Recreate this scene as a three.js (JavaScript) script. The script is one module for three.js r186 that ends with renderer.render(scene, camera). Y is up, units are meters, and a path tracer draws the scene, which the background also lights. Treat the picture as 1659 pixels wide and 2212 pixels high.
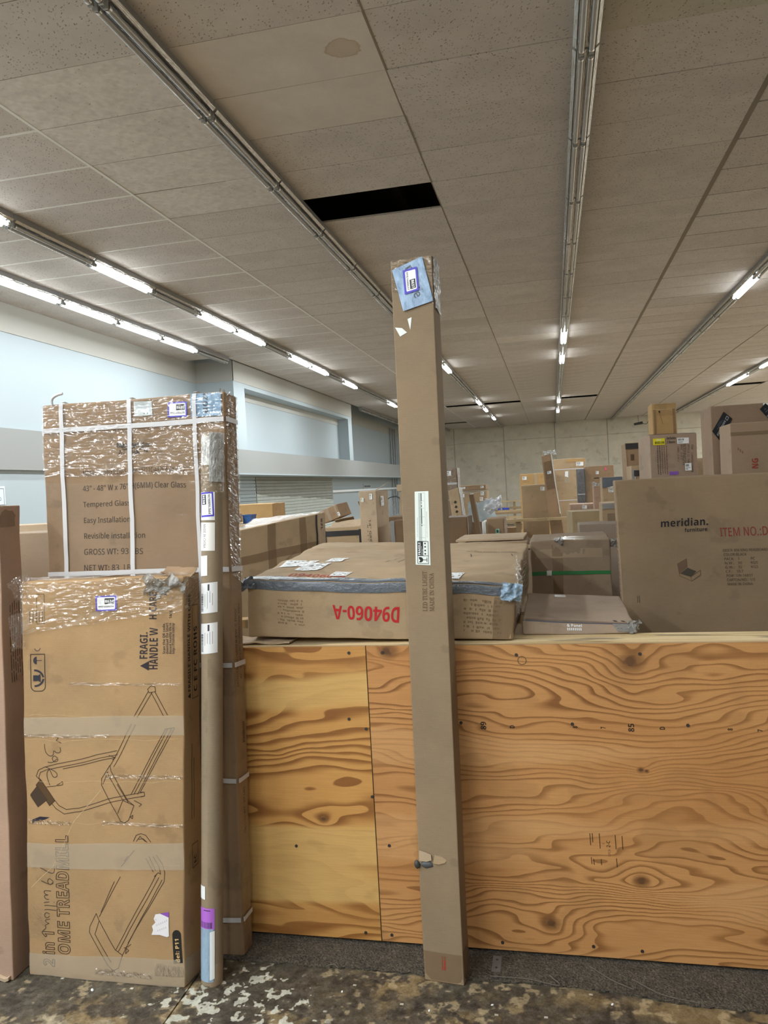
import * as THREE from 'three';
import { mergeGeometries } from 'three/addons/utils/BufferGeometryUtils.js';
import { RectAreaLightUniformsLib } from 'three/addons/lights/RectAreaLightUniformsLib.js';

// ───────────────────────── camera, light level ─────────────────────────
const scene = new THREE.Scene();
scene.background = new THREE.Color(0x000000);
const camera = new THREE.PerspectiveCamera(67.12, 1659 / 2212, 0.05, 120);
camera.matrixAutoUpdate = true;
camera.position.set(0, 1.872, 0);
camera.quaternion.setFromRotationMatrix(new THREE.Matrix4().set(
  0.97549465, 0.04720902, 0.21489882, 0,
  -0.05475242, 0.99807049, 0.02928244, 0,
  -0.21310178, -0.04033109, 0.97619723, 0,
  0, 0, 0, 1));
const renderer = new THREE.WebGLRenderer({ antialias: true });
renderer.toneMapping = THREE.LinearToneMapping;
renderer.toneMappingExposure = 1.0;
renderer.shadowMap.enabled = true;
RectAreaLightUniformsLib.init();
const TUBE_COLOR = new THREE.Color(0.945, 1.0, 1.015);   // cool white fluorescent
const TUBE_RADIANCE = 124;                              // light sent down by a lit pair of tubes
const TUBE_GLOW = 14;                                  // what the eye sees of the glass

// ───────────────────────── helpers ─────────────────────────
function mulberry(a) { return () => { a = (a + 0x6d2b79f5) | 0; let t = Math.imul(a ^ (a >>> 15), 1 | a); t = (t + Math.imul(t ^ (t >>> 7), 61 | t)) ^ t; return ((t ^ (t >>> 14)) >>> 0) / 4294967296; }; }
const rnd = mulberry(20240611);
const V = (x, y, z) => new THREE.Vector3(x, y, z);
const taken = new Map();
function numbered(name) { const n = taken.get(name) ?? 0; taken.set(name, n + 1); return n ? name + '_' + String(n).padStart(3, '0') : name; }
function shadows(m) { m.castShadow = true; m.receiveShadow = true; return m; }
function part(name, geo, mat, parent) { const m = shadows(new THREE.Mesh(geo, mat)); m.name = name; parent.add(m); return m; }
function thing(name, label, category, pos = [0, 0, 0], group) {
  const g = new THREE.Group(); g.name = numbered(name); g.position.set(...pos); scene.add(g);
  g.userData = { label, category }; if (group) g.userData.group = group; return g;
}
function structure(name, label, category, geo, mat) {
  const o = geo ? shadows(new THREE.Mesh(geo, mat)) : new THREE.Group(); o.name = name; scene.add(o);
  o.userData = { label, category, kind: 'structure' }; return o;
}
function box(x0, x1, y0, y1, z0, z1, s = 1) {           // uv in metres / s
  const g = new THREE.BoxGeometry(x1 - x0, y1 - y0, z1 - z0); g.translate((x0 + x1) / 2, (y0 + y1) / 2, (z0 + z1) / 2);
  return metricUv(g, s);
}
function metricUv(g, s = 1) {
  const p = g.attributes.position, n = g.attributes.normal, uv = new Float32Array(p.count * 2);
  for (let i = 0; i < p.count; i++) {
    const ax = Math.abs(n.getX(i)), ay = Math.abs(n.getY(i)), az = Math.abs(n.getZ(i));
    let a, b; if (ax >= ay && ax >= az) { a = p.getZ(i); b = p.getY(i); } else if (ay >= az) { a = p.getX(i); b = p.getZ(i); } else { a = p.getX(i); b = p.getY(i); }
    uv[2 * i] = a / s; uv[2 * i + 1] = b / s;
  }
  g.setAttribute('uv', new THREE.BufferAttribute(uv, 2)); return g;
}
// lattice noise, optionally periodic
function hash(ix, iy, s) { let h = Math.imul(ix, 374761393) ^ Math.imul(iy, 668265263) ^ Math.imul(s, 1274126177); h = Math.imul(h ^ (h >>> 13), 1274126177); return ((h ^ (h >>> 16)) >>> 0) / 4294967296; }
function vnoise(x, y, s = 0, per = 0) {
  let ix = Math.floor(x), iy = Math.floor(y); const fx = x - ix, fy = y - iy, u = fx * fx * (3 - 2 * fx), v = fy * fy * (3 - 2 * fy);
  let jx = ix + 1, jy = iy + 1; if (per) { ix = ((ix % per) + per) % per; iy = ((iy % per) + per) % per; jx = ((jx % per) + per) % per; jy = ((jy % per) + per) % per; }
  const a = hash(ix, iy, s), b = hash(jx, iy, s), c = hash(ix, jy, s), d = hash(jx, jy, s);
  return a + (b - a) * u + (c - a) * v + (a - b - c + d) * u * v;
}
function fbm(x, y, s, oct = 4, per = 0) { let t = 0, a = 0.5, n = 0; for (let i = 0; i < oct; i++) { t += a * vnoise(x, y, s + i * 17, per); n += a; x *= 2; y *= 2; per *= 2; a *= 0.5; } return t / n; }
const sm = (a, b, x) => { const t = Math.min(1, Math.max(0, (x - a) / (b - a))); return t * t * (3 - 2 * t); };
const mix3 = (a, b, t) => [a[0] + (b[0] - a[0]) * t, a[1] + (b[1] - a[1]) * t, a[2] + (b[2] - a[2]) * t];
function dataTex(w, h, fn, srgb = true, wrap = true) {
  const d = new Uint8Array(w * h * 4);
  for (let y = 0; y < h; y++) for (let x = 0; x < w; x++) { const c = fn(x, y), i = (y * w + x) * 4; for (let k = 0; k < 3; k++) d[i + k] = Math.max(0, Math.min(255, c[k] ?? c[0])); d[i + 3] = c[3] ?? 255; }
  const t = new THREE.DataTexture(d, w, h); t.magFilter = THREE.LinearFilter; t.minFilter = THREE.LinearMipmapLinearFilter; t.generateMipmaps = true;
  if (wrap) t.wrapS = t.wrapT = THREE.RepeatWrapping; if (srgb) t.colorSpace = THREE.SRGBColorSpace; t.needsUpdate = true; return t;
}
function canvasTex(w, h, draw, srgb = true) {
  const c = document.createElement('canvas'); c.width = w; c.height = h; const g = c.getContext('2d'); draw(g, w, h);
  const t = new THREE.CanvasTexture(c); if (srgb) t.colorSpace = THREE.SRGBColorSpace; return t;
}
const lin = (r, g, b) => new THREE.Color().setRGB(r, g, b);
const std = (o) => new THREE.MeshStandardMaterial(o);

// ───────────────────────── shared materials ─────────────────────────
const cardTex = dataTex(512, 512, (x, y) => {
  const u = x / 512, v = y / 512;
  let g = 226 + 26 * (fbm(u * 6, v * 6, 3, 4, 6) - 0.5) + 10 * (vnoise(u * 40, v * 80, 9, 40) - 0.5) * 0.5 + 12 * (hash(x, y, 5) - 0.5);
  g += 1.5 * Math.sin(v * Math.PI * 2 * 90);
  const scuff = sm(0.68, 0.8, fbm(u * 9, v * 9, 31, 4, 9)); g -= 16 * scuff;
  const w = 6 * (fbm(u * 5, v * 5, 77, 3, 5) - 0.5);
  return [g + w, g, g - w];
});
const cardBump = dataTex(256, 256, (x, y) => [128 + 60 * (fbm(x / 32, y / 32, 41, 4, 8) - 0.5) + 8 * Math.sin(y / 256 * Math.PI * 2 * 45) + 14 * (hash(x, y, 6) - 0.5)], false);
function card(r, g, b, rough = 0.82) { return std({ color: lin(r, g, b), map: cardTex, bumpMap: cardBump, bumpScale: 0.0006, roughness: rough }); }
const CARD = {
  tan: card(0.52, 0.375, 0.225), gold: card(0.49, 0.31, 0.15), brown: card(0.41, 0.27, 0.155), dark: card(0.22, 0.135, 0.07), pale: card(0.60, 0.45, 0.30),
  pink: card(0.50, 0.33, 0.235), grey: card(0.36, 0.28, 0.215), olive: card(0.46, 0.35, 0.20), ochre: card(0.60, 0.37, 0.15), umber: card(0.33, 0.235, 0.155), light: card(0.52, 0.38, 0.25),
};
const crinkle = dataTex(512, 512, (x, y) => {
  const u = x / 512, v = y / 512; let t = 0;
  for (let i = 0; i < 4; i++) { const f = 7 << i, n = fbm(u * f, v * f, 100 + i * 9, 2, f); t += (1 - Math.abs(2 * n - 1)) * (0.6 ** i); }
  return [90 * t];
}, false);
const crinkleBig = crinkle.clone(); crinkleBig.repeat.set(0.5, 0.5); crinkleBig.needsUpdate = true;
const wrapBump = dataTex(512, 512, (x, y) => {                                  // stretched film: long shallow folds and small flat facets between them
  const u = x / 512, v = y / 512, w = 0.5 * (fbm(u * 4, v * 4, 150, 2, 4) - 0.5);
  const a = Math.abs(2 * vnoise(u * 5 + w, v * 13 + 3 * w, 151, 0) - 1), b = Math.abs(2 * vnoise(u * 13 + 2 * w, v * 27, 152, 0) - 1), c = vnoise(u * 8, v * 9, 153, 0);
  return [255 * (0.5 * a + 0.27 * b + 0.23 * c)];
}, false);
const FILM = new THREE.MeshPhysicalMaterial({ color: 0xffffff, transmission: 1, thickness: 0, roughness: 0.17, ior: 1.85, bumpMap: wrapBump, bumpScale: 0.019, side: THREE.DoubleSide });
const FILM_SOFT = new THREE.MeshPhysicalMaterial({ color: 0xffffff, transmission: 1, thickness: 0, roughness: 0.17, ior: 1.4, bumpMap: wrapBump, bumpScale: 0.005, side: THREE.DoubleSide });
const FOIL = new THREE.MeshPhysicalMaterial({ color: lin(0.55, 0.55, 0.54), transmission: 0.45, thickness: 0, roughness: 0.22, ior: 1.7, bumpMap: crinkle, bumpScale: 0.012, side: THREE.DoubleSide });
const TAPE = new THREE.MeshPhysicalMaterial({ color: lin(0.52, 0.38, 0.25), roughness: 0.22, bumpMap: crinkleBig, bumpScale: 0.0008, transparent: true, opacity: 0.45, clearcoat: 0.5, clearcoatRoughness: 0.15, side: THREE.DoubleSide });
const TAPE_PALE = new THREE.MeshPhysicalMaterial({ color: lin(0.62, 0.54, 0.42), roughness: 0.2, bumpMap: crinkleBig, bumpScale: 0.0008, transparent: true, opacity: 0.38, clearcoat: 0.5, side: THREE.DoubleSide });
const TAPE_DARK = new THREE.MeshPhysicalMaterial({ color: lin(0.25, 0.16, 0.09), roughness: 0.25, transparent: true, opacity: 0.5, clearcoat: 0.4, side: THREE.DoubleSide });
const TAPE_GREY = new THREE.MeshPhysicalMaterial({ color: lin(0.12, 0.14, 0.17), roughness: 0.28, bumpMap: crinkle, bumpScale: 0.006, side: THREE.DoubleSide });
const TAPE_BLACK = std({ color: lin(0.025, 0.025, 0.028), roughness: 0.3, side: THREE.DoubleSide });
const STRAP = new THREE.MeshPhysicalMaterial({ color: lin(0.66, 0.66, 0.68), roughness: 0.32, transparent: true, opacity: 0.86, side: THREE.DoubleSide });
const PAPER = std({ color: lin(0.82, 0.84, 0.84), roughness: 0.6, side: THREE.DoubleSide });
const BLUEBAG = std({ color: lin(0.30, 0.42, 0.55), roughness: 0.3, bumpMap: crinkleBig, bumpScale: 0.006, side: THREE.DoubleSide });
const INNER = std({ color: lin(0.30, 0.205, 0.125), roughness: 0.9 });

// ───────────────────────── room shell ─────────────────────────
const CEIL = 4.452, LW = -6.57, FAR = -35.4, NEAR = 9, RW = 13.6;
{ // floor: worn slab in front of the bin, plain slabs elsewhere
  const floor = structure('floor', 'worn concrete floor with old glue stains and flaked white paint', 'floor');
  const X0 = -3.4, X1 = 2.0, Z0 = -3.3, Z1 = -1.2, W = 2048, H = 1024;
  const worn = dataTex(W, H, (px, py) => {
    const x = X0 + (px / W) * (X1 - X0), z = Z1 + (py / H) * (Z0 - Z1);
    const a = fbm(x * 2.2, z * 2.2, 11, 5), b = fbm(x * 5 + 7, z * 5, 12, 5), c = fbm(x * 16, z * 16, 13, 4), d = fbm(x * 44, z * 44, 14, 3), e = hash(px, py, 3);
    let col = mix3([74, 67, 55], [122, 104, 74], sm(0.42, 0.56, a * 0.5 + b * 0.5));          // grey concrete / tan old glue
    col = mix3(col, [64, 57, 48], 0.85 * sm(0.52, 0.6, 0.5 * fbm(x * 4 + 11, z * 5, 18, 5) + 0.5 * fbm(x * 18 + 3, z * 18, 21, 4)));                       // dark residue
    col = mix3(col, [156, 138, 104], 0.7 * sm(0.58, 0.66, c * 0.6 + d * 0.4));
    col = mix3(col, [48, 43, 38], 0.7 * sm(0.6, 0.7, 0.6 * fbm(x * 12 + 40, z * 12, 16, 4) + 0.4 * fbm(x * 40, z * 40 + 9, 17, 3)));
    const dist = Math.hypot((x + 1.25) / 0.30, (z + 2.44) / 0.30);                            // flaked white paint
    const chips = sm(0.555, 0.575, 0.35 * c + 0.65 * fbm(x * 38, z * 38, 19, 3) - 0.10 * (dist - 0.6));
    col = mix3(col, [178, 176, 162], chips * sm(1.5, 1.2, dist));
    const leftw = sm(0.5, 0.58, 0.55 * c + 0.45 * b - 0.05) * sm(-1.35, -1.75, x) * sm(-2.62, -2.45, z);
    col = mix3(col, [160, 150, 128], 0.6 * leftw);
    const fleck = hash(Math.floor(px / 5), Math.floor(py / 5), 23) > 0.9972 ? 1 : 0; col = mix3(col, [210, 204, 190], fleck * 0.8);
    const n = 26 * (e - 0.5) + 46 * (d - 0.5) + 24 * (fbm(x * 110, z * 110, 15, 2) - 0.5); return [col[0] + n, col[1] + n, col[2] + n];
  }, true, false);
  const wornBump = dataTex(512, 512, (x, y) => [128 + 120 * (fbm(x / 8, y / 8, 51, 4, 64) - 0.5)], false);
  wornBump.repeat.set(4, 2);
  const wornMat = std({ map: worn, bumpMap: wornBump, bumpScale: 0.0025, roughness: 0.62 });
  const slab = (name, x0, x1, z0, z1, mat, uv01) => {
    const g = new THREE.BoxGeometry(x1 - x0, 0.15, z1 - z0); g.translate((x0 + x1) / 2, -0.075, (z0 + z1) / 2);
    if (!uv01) metricUv(g, 1.5); return part(name, g, mat, floor);
  };
  const plainTex = dataTex(512, 512, (x, y) => { const a = fbm(x / 64, y / 64, 61, 5, 8), b = fbm(x / 12, y / 12, 62, 3); return mix3([104, 94, 80], [150, 134, 106], sm(0.35, 0.65, a)).map((k) => k + 30 * (b - 0.5)); });
  const plain = std({ map: plainTex, roughness: 0.65 });
  slab('slab', -1.452, X1, Z0, Z1, wornMat).geometry.attributes.uv.needsUpdate = true;
  slab('slab', X0, -1.458, Z0, Z1, wornMat);
  for (const m of floor.children) {                                          // one picture of wear over both slabs, in metres
    const p = m.geometry.attributes.position, uv = m.geometry.attributes.uv;
    for (let i = 0; i < p.count; i++) uv.setXY(i, (p.getX(i) - X0) / (X1 - X0), (p.getZ(i) - Z1) / (Z0 - Z1));
  }
  slab('slab', LW - 0.3, X0, FAR - 0.3, NEAR + 0.3, plain);
  slab('slab', X1, RW + 0.3, FAR - 0.3, NEAR + 0.3, plain);
  slab('slab', X0, X1, FAR - 0.3, Z0, plain);
  slab('slab', X0, X1, Z1, NEAR + 0.3, plain);
  part('slab_joint', box(-1.47, -1.44, -0.16, -0.012, Z0, Z1), std({ color: lin(0.16, 0.14, 0.11), roughness: 0.95 }), floor);
}
{ // carpet remnant in front of and under the bin, front edge frayed
  const sh = new THREE.Shape(); const N = 260, x0 = -1.62, x1 = 2.2; sh.moveTo(x0, 3.6);
  for (let i = 0; i <= N; i++) {
    const x = x0 + (x1 - x0) * i / N; let z = 2.852 + 0.012 * (fbm(x * 6, 1, 71, 3) - 0.5) + 0.014 * (fbm(x * 60, 2, 72, 2) - 0.5);
    if (x > -0.05) z += -0.05 * sm(-0.05, 0.5, x); sh.lineTo(x, z);
  }
  sh.lineTo(x1, 3.6);
  const g = new THREE.ExtrudeGeometry(sh, { depth: 0.007, bevelEnabled: false }); g.rotateX(-Math.PI / 2); metricUv(g, 0.5);
  const tex = dataTex(512, 512, (x, y) => { const n = fbm(x / 5, y / 5, 81, 3), m = fbm(x / 60, y / 60, 82, 3); const k = 70 + 80 * (n - 0.5) + 26 * (m - 0.5) + 26 * (hash(x, y, 8) - 0.5); return [k * 1.05, k * 0.955, k * 0.82]; });
  const bmp = dataTex(256, 256, (x, y) => [255 * fbm(x / 2.5, y / 2.5, 83, 2)], false);
  const c = shadows(new THREE.Mesh(g, std({ map: tex, bumpMap: bmp, bumpScale: 0.006, roughness: 1 }))); c.name = 'carpet'; c.position.y = 0.0005; scene.add(c);
  c.userData = { label: 'dark grey carpet remnant with a frayed edge along the plywood bin', category: 'carpet', kind: 'structure' };
  // loose threads lying on it
  const threadMat = std({ color: lin(0.15, 0.13, 0.105), roughness: 1 });
  [[[0.05, -2.98], [0.13, -2.9], [0.2, -2.86]], [[0.2, -2.92], [0.3, -2.84], [0.42, -2.815]], [[-0.32, -2.87], [-0.18, -2.868], [-0.06, -2.85], [-0.1, -2.9]], [[-0.96, -2.85], [-0.93, -2.86], [-0.91, -2.845]]].forEach((pts) => {
    const cv = new THREE.CatmullRomCurve3(pts.map(([x, z], i) => V(x, 0.009 + 0.002 * (i % 2), z)));
    const t = shadows(new THREE.Mesh(new THREE.TubeGeometry(cv, 24, 0.0016, 5), threadMat)); t.name = numbered('carpet_thread'); scene.add(t);
    t.userData = { label: 'thin loose thread lying along the frayed carpet edge', category: 'thread', group: 'loose carpet threads' };
  });
}
// ceiling
const TZ0 = -4.755, TP = 0.612;                                 // cross joints at TZ0 - TP*k
const COLS = [LW, -5.74, -4.53, -3.32, -2.10, -0.88, 0.315, 1.52, 2.71, 3.92, 5.13, 6.34, 7.55, 8.76, 9.97, 11.18, 12.39, RW];
{
  const ceiling = structure('ceiling', 'stained acoustic tile ceiling with rows of fluorescent fixtures', 'ceiling');
  function tileTex(seed, fissures, mottle, stain) {
    return canvasTex(512, 256, (g, w, h) => {
      const r = mulberry(seed); g.fillStyle = '#d6d1cc'; g.fillRect(0, 0, w, h);
      const im = g.getImageData(0, 0, w, h), d = im.data;
      for (let y = 0; y < h; y++) for (let x = 0; x < w; x++) { const i = (y * w + x) * 4, n = 18 * (fbm(x / 90, y / 90, seed, 4) - 0.5) + mottle * (fbm(x / 14, y / 14, seed + 5, 3) - 0.5) + 9 * (hash(x, y, seed) - 0.5); d[i] += n; d[i + 1] += n; d[i + 2] += n; }
      g.putImageData(im, 0, 0);
      for (let i = 0; i < fissures; i++) {
        const x = r() * w, y = r() * h, a = -0.9 + (r() - 0.5) * 1.1, l = 2 + 6 * r() * r(); g.strokeStyle = `rgba(${60 + 30 * r()},${52 + 25 * r()},45,${0.35 + 0.45 * r()})`; g.lineWidth = 0.8 + 1.1 * r(); g.lineCap = 'round';
        g.beginPath(); g.moveTo(x, y); g.quadraticCurveTo(x + Math.cos(a) * l * 0.5 + r() * 2, y + Math.sin(a) * l * 0.5, x + Math.cos(a) * l, y + Math.sin(a) * l); g.stroke();
      }
      if (stain) for (const [sx, sy, rx, ry, al] of stain) {
        const im2 = g.getImageData(0, 0, w, h), e = im2.data;
        for (let y = 0; y < h; y++) for (let x = 0; x < w; x++) { const q = Math.hypot((x - sx) / rx, (y - sy) / ry) + 0.5 * (fbm(x / 22, y / 22, seed + 9, 3) - 0.5); const k = al * (sm(1.02, 0.96, q) * 0.35 + sm(0.8, 0.98, q) * sm(1.06, 0.99, q) * 0.25); const i = (y * w + x) * 4; e[i] -= 50 * k; e[i + 1] -= 66 * k; e[i + 2] -= 92 * k; }
        g.putImageData(im2, 0, 0);
      }
    });
  }
  const wrapT = (t) => { t.wrapS = t.wrapT = THREE.RepeatWrapping; return t; };
  const fiss = [wrapT(tileTex(201, 620, 6)), wrapT(tileTex(202, 560, 8))], smooth = wrapT(tileTex(203, 0, 4)), mott = wrapT(tileTex(204, 40, 30));
  const stained = tileTex(205, 0, 4, [[430, 128, 46, 40, 1]]), stainedB = tileTex(206, 420, 8, [[150, 150, 150, 60, 0.8], [330, 90, 90, 40, 0.7]]);
  const tm = (map, r, g, b) => std({ map, color: lin(r, g, b), bumpMap: map, bumpScale: 0.002, roughness: 0.95 });
  const tileMats = [tm(fiss[0], 0.90, 0.87, 0.855), tm(fiss[1], 0.86, 0.825, 0.805), tm(fiss[0], 0.88, 0.85, 0.83), tm(fiss[1], 0.92, 0.89, 0.87), tm(fiss[1], 0.80, 0.79, 0.68)];
  const cleanMat = tm(smooth, 0.98, 0.945, 0.90), mottMat = tm(mott, 1.0, 0.975, 0.95), stainMat = tm(stained, 0.98, 0.945, 0.90), stainMatB = tm(stainedB, 0.80, 0.77, 0.73), farMat = tm(smooth, 0.82, 0.775, 0.70);
  const holes = new Set(['4,3', '4,33', '3,33', '6,33', '2,44', '10,33']);
  const geoCache = new Map();
  function tileGeo(w, gapZ, variant) {
    const key = w.toFixed(3) + gapZ + variant; if (geoCache.has(key)) return geoCache.get(key);
    const d = TP - gapZ, g = new THREE.BoxGeometry(w, 0.016, d), uv = g.attributes.uv, p = g.attributes.position;
    for (let i = 0; i < p.count; i++) uv.setXY(i, (p.getX(i) / w + 0.5) + variant * 0.37, (p.getZ(i) / d + 0.5) * (variant === 2 ? -1 : 1) + variant * 0.21);
    geoCache.set(key, g); return g;
  }
  const farGeos = [];
  for (let c = 0; c < COLS.length - 1; c++) {
    const x0 = COLS[c], x1 = COLS[c + 1], light = c < 3 ? 0.004 : c < 7 ? 0.006 : 0.017;
    for (let k = -22; k <= 50; k++) {
      if (holes.has(c + ',' + k)) continue;
      const z1 = TZ0 - TP * k, z0 = z1 - TP; if (z0 < FAR) continue;
      if (c === 0 && z0 < -13.75) continue;
      const w = x1 - x0 - 0.006, dy = (rnd() - 0.5) * 0.003, tilt = (rnd() - 0.5) * 0.004;
      const inView = k >= -4 && k < 19 && x0 < (-z0) * 0.34 + 1.4 && x1 > z0 * 0.95 - 0.6;
      if (inView) {
        let m = tileMats[Math.floor(rnd() * 4)];
        if (c === 4 && (k === -1 || k === 0)) m = k ? stainMat : cleanMat; if (c === 3 && k >= -1 && k <= 2) m = mottMat;
        if (c === 4 && k === 12) m = stainMatB; if (c === 5 && k === 15) m = cleanMat;
        if (c === 6 && (k === -1 || k === -2)) m = tileMats[4];
        const t = part('tile', tileGeo(w, light, Math.floor(rnd() * 3)), m, ceiling); if (m === stainMat) t.geometry = tileGeo(w, light, 0);
        t.position.set((x0 + x1) / 2, CEIL + 0.008 + dy, (z0 + z1) / 2); t.rotation.z = tilt; t.rotation.x = tilt * 0.7;
      } else {
        const g = tileGeo(w, c > 6 ? 0.02 : 0.006, 0).clone(); g.translate((x0 + x1) / 2, CEIL + 0.008 + dy, (z0 + z1) / 2); farGeos.push(g);
      }
    }
  }
  const rest = part('tile_field', mergeGeometries(farGeos), tileMats[0], ceiling); rest.userData.kind = 'stuff';
  // tees: white on the side by the pale wall, tan-brown towards the far side
  const teeW = std({ color: lin(0.80, 0.78, 0.73), roughness: 0.5 }), teeD = std({ color: lin(0.24, 0.20, 0.155), roughness: 0.8 }), teeM = std({ color: lin(0.46, 0.42, 0.36), roughness: 0.7 });
  part('tee_rail', box(-3.332, -3.308, CEIL - 0.004, CEIL + 0.03, FAR, NEAR), teeW, ceiling);
  part('tee_rail', box(-0.886, -0.874, CEIL - 0.002, CEIL + 0.03, FAR, NEAR), teeD, ceiling);
  part('tee_rail', box(1.50, 1.54, CEIL - 0.003, CEIL + 0.03, FAR, NEAR), teeD, ceiling);
  for (const x of [3.92, 6.34, 8.76]) part('tee_rail', box(x - 0.012, x + 0.012, CEIL - 0.003, CEIL + 0.03, FAR, NEAR), teeD, ceiling);
  for (let k = -2; k < 22; k++) {
    const z = TZ0 - TP * k;
    if (z > -16) for (let c = 1; c < 3; c++) part('cross_tee', box(COLS[c] + 0.02, COLS[c + 1] - 0.013, CEIL - 0.003, CEIL + 0.03, z - 0.011, z + 0.011), teeW, ceiling);
    part('cross_tee', box(-3.307, -2.12, CEIL - (k > 2 ? 0.002 : -0.001), CEIL + 0.03, z - 0.007, z + 0.007), k > 2 ? teeM : teeD, ceiling);
  }
  // timber roof deck and joists over the closed space above the tiles
  const dark = std({ color: lin(0.30, 0.27, 0.235), roughness: 1 });
  part('roof_deck', box(LW - 0.3, RW + 0.3, 5.3, 5.4, FAR - 0.3, NEAR + 0.3), dark, ceiling);
  for (const x of [-6.2, -1.49, 0.9, 5.8]) part('joist', box(x - 0.04, x + 0.04, 5.05, 5.3, FAR, NEAR), dark, ceiling);
}
// walls
const WHITE = std({ color: lin(0.44, 0.51, 0.55), roughness: 0.75, bumpMap: cardBump, bumpScale: 0.0008 });
const BEIGE = std({ color: lin(0.48, 0.475, 0.44), roughness: 0.8 });
const LEDGE = std({ color: lin(0.33, 0.34, 0.335), roughness: 0.8 });
{
  const w = structure('wall_left', 'long white store wall with grey ledge, beige top band and recessed panel', 'wall');
  part('wall_face', box(LW - 0.3, LW, 0, 5.3, FAR - 0.3, NEAR + 0.3), WHITE, w);
  part('top_band', box(LW, LW + 0.012, 4.085, CEIL + 0.02, -13.75, NEAR), BEIGE, w);
  part('ledge', box(LW, LW + 0.05, 2.365, 2.88, -13.75, NEAR), LEDGE, w);
  // projecting pier with the recessed panel
  const px = -5.81, zA = -13.75, zB = -22.55;
  part('pier_head', box(LW, px, 4.0, 5.3, zB, zA), WHITE, w);
  part('pier_side', box(LW, px, 2.79, 4.0, -14.28, zA), WHITE, w);
  part('pier_side', box(LW, px, 2.79, 4.0, zB, -22.13), WHITE, w);
  part('recess_panel', box(LW, -6.13, 2.79, 4.0, -22.13, -14.28), WHITE, w);
  part('recess_band', box(-6.13, -6.12, 3.84, 4.0, -22.13, -14.28), BEIGE, w);
  part('top_band', box(px, px + 0.01, 4.085, CEIL + 0.02, zB, zA + 0.01), BEIGE, w);
  part('top_band', box(LW, px + 0.01, 4.085, CEIL + 0.02, zA, zA + 0.01), BEIGE, w);
  part('top_band', box(LW, LW + 0.012, 4.15, CEIL + 0.02, FAR, zB), BEIGE, w);
  part('ledge', box(LW, px + 0.004, 2.32, 2.79, FAR, zA + 0.004), LEDGE, w);
  part('ledge_lip', box(LW, px + 0.03, 2.305, 2.325, FAR, zA + 0.02), WHITE, w);
  // grooved display panels under the ledge, upper strip grey, lower strip paler where old paint ends in a wavy line
  const slat = dataTex(1024, 512, (x, y) => { const u = x / 1024 * 8, v = y / 512 * 2.3; const e = 1.78 + 0.09 * (fbm(u * 1.6, 0.5, 91, 3) - 0.5) - 0.03 * u + 0.12; const a = sm(e - 0.01, e + 0.01, v), n = 14 * (fbm(u * 6, v * 6, 92, 3) - 0.5); const c = mix3([206, 214, 210], [158, 160, 154], a); return c.map((k) => k + n); }, true, false);
  const sg = []; for (let i = 0; i < 30; i++) sg.push(box(-6.5, -6.44, 0.02 + i * 0.0765, 0.082 + i * 0.0765, -22.3, -16.2)); sg.push(box(-6.56, -6.47, 0.02, 2.3, -22.3, -16.2));
  const g = mergeGeometries(sg), p = g.attributes.position, uv = g.attributes.uv; for (let i = 0; i < p.count; i++) uv.setXY(i, (-16.2 - p.getZ(i)) / 6.1, p.getY(i) / 2.3);
  part('slatwall_panel', g, std({ map: slat, roughness: 0.7 }), w);
  const sg2 = []; for (let i = 0; i < 30; i++) sg2.push(box(-6.5, -6.44, 0.02 + i * 0.0765, 0.082 + i * 0.0765, -16.15, -13.76)); sg2.push(box(-6.56, -6.47, 0.02, 2.3, -16.15, -13.76));
  part('slatwall_panel', mergeGeometries(sg2), WHITE, w);
  part('wall_strip', box(LW, -6.47, 1.86, 1.93, -33, -22.35), std({ color: lin(0.88, 0.92, 0.94), roughness: 0.6 }), w);
  const pipeMat = std({ color: lin(0.35, 0.37, 0.38), roughness: 0.45, metalness: 0.3 });
  for (const z of [-31.6, -32.1, -32.5]) { const c = new THREE.CylinderGeometry(0.035, 0.035, 3.6, 10); c.translate(-6.5, 2.6, z); part('conduit', c, pipeMat, w); }
}
const TAUPE = std({ color: lin(0.86, 0.80, 0.665), roughness: 0.85, map: cardTex });
{
  const w = structure('wall_far', 'plain taupe end wall of large boards below the ceiling', 'wall');
  part('wall_core', box(LW - 0.3, RW + 0.3, 0, 5.3, FAR - 0.3, FAR - 0.03), std({ color: lin(0.45, 0.42, 0.36), roughness: 1 }), w);
  for (let i = 0; i < 9; i++) { const x0 = LW + i * 2.26, x1 = Math.min(RW, x0 + 2.26 - 0.02); part('panel', box(x0, x1, 0, 3.72 + 0.03 * (i % 3), FAR - 0.03, FAR, 2), TAUPE, w); part('panel', box(x0, x1 - 0.004, 3.735 + 0.03 * (i % 3), CEIL + 0.02, FAR - 0.03, FAR - 0.001, 2), TAUPE, w); }
}
structure('wall_right', 'plain taupe side wall of the hall', 'wall', box(RW, RW + 0.3, 0, 5.3, FAR - 0.3, NEAR + 0.3), TAUPE);
structure('wall_back', 'plain taupe wall closing the hall', 'wall', box(LW - 0.3, RW + 0.3, 0, 5.3, NEAR, NEAR + 0.3), TAUPE);

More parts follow.
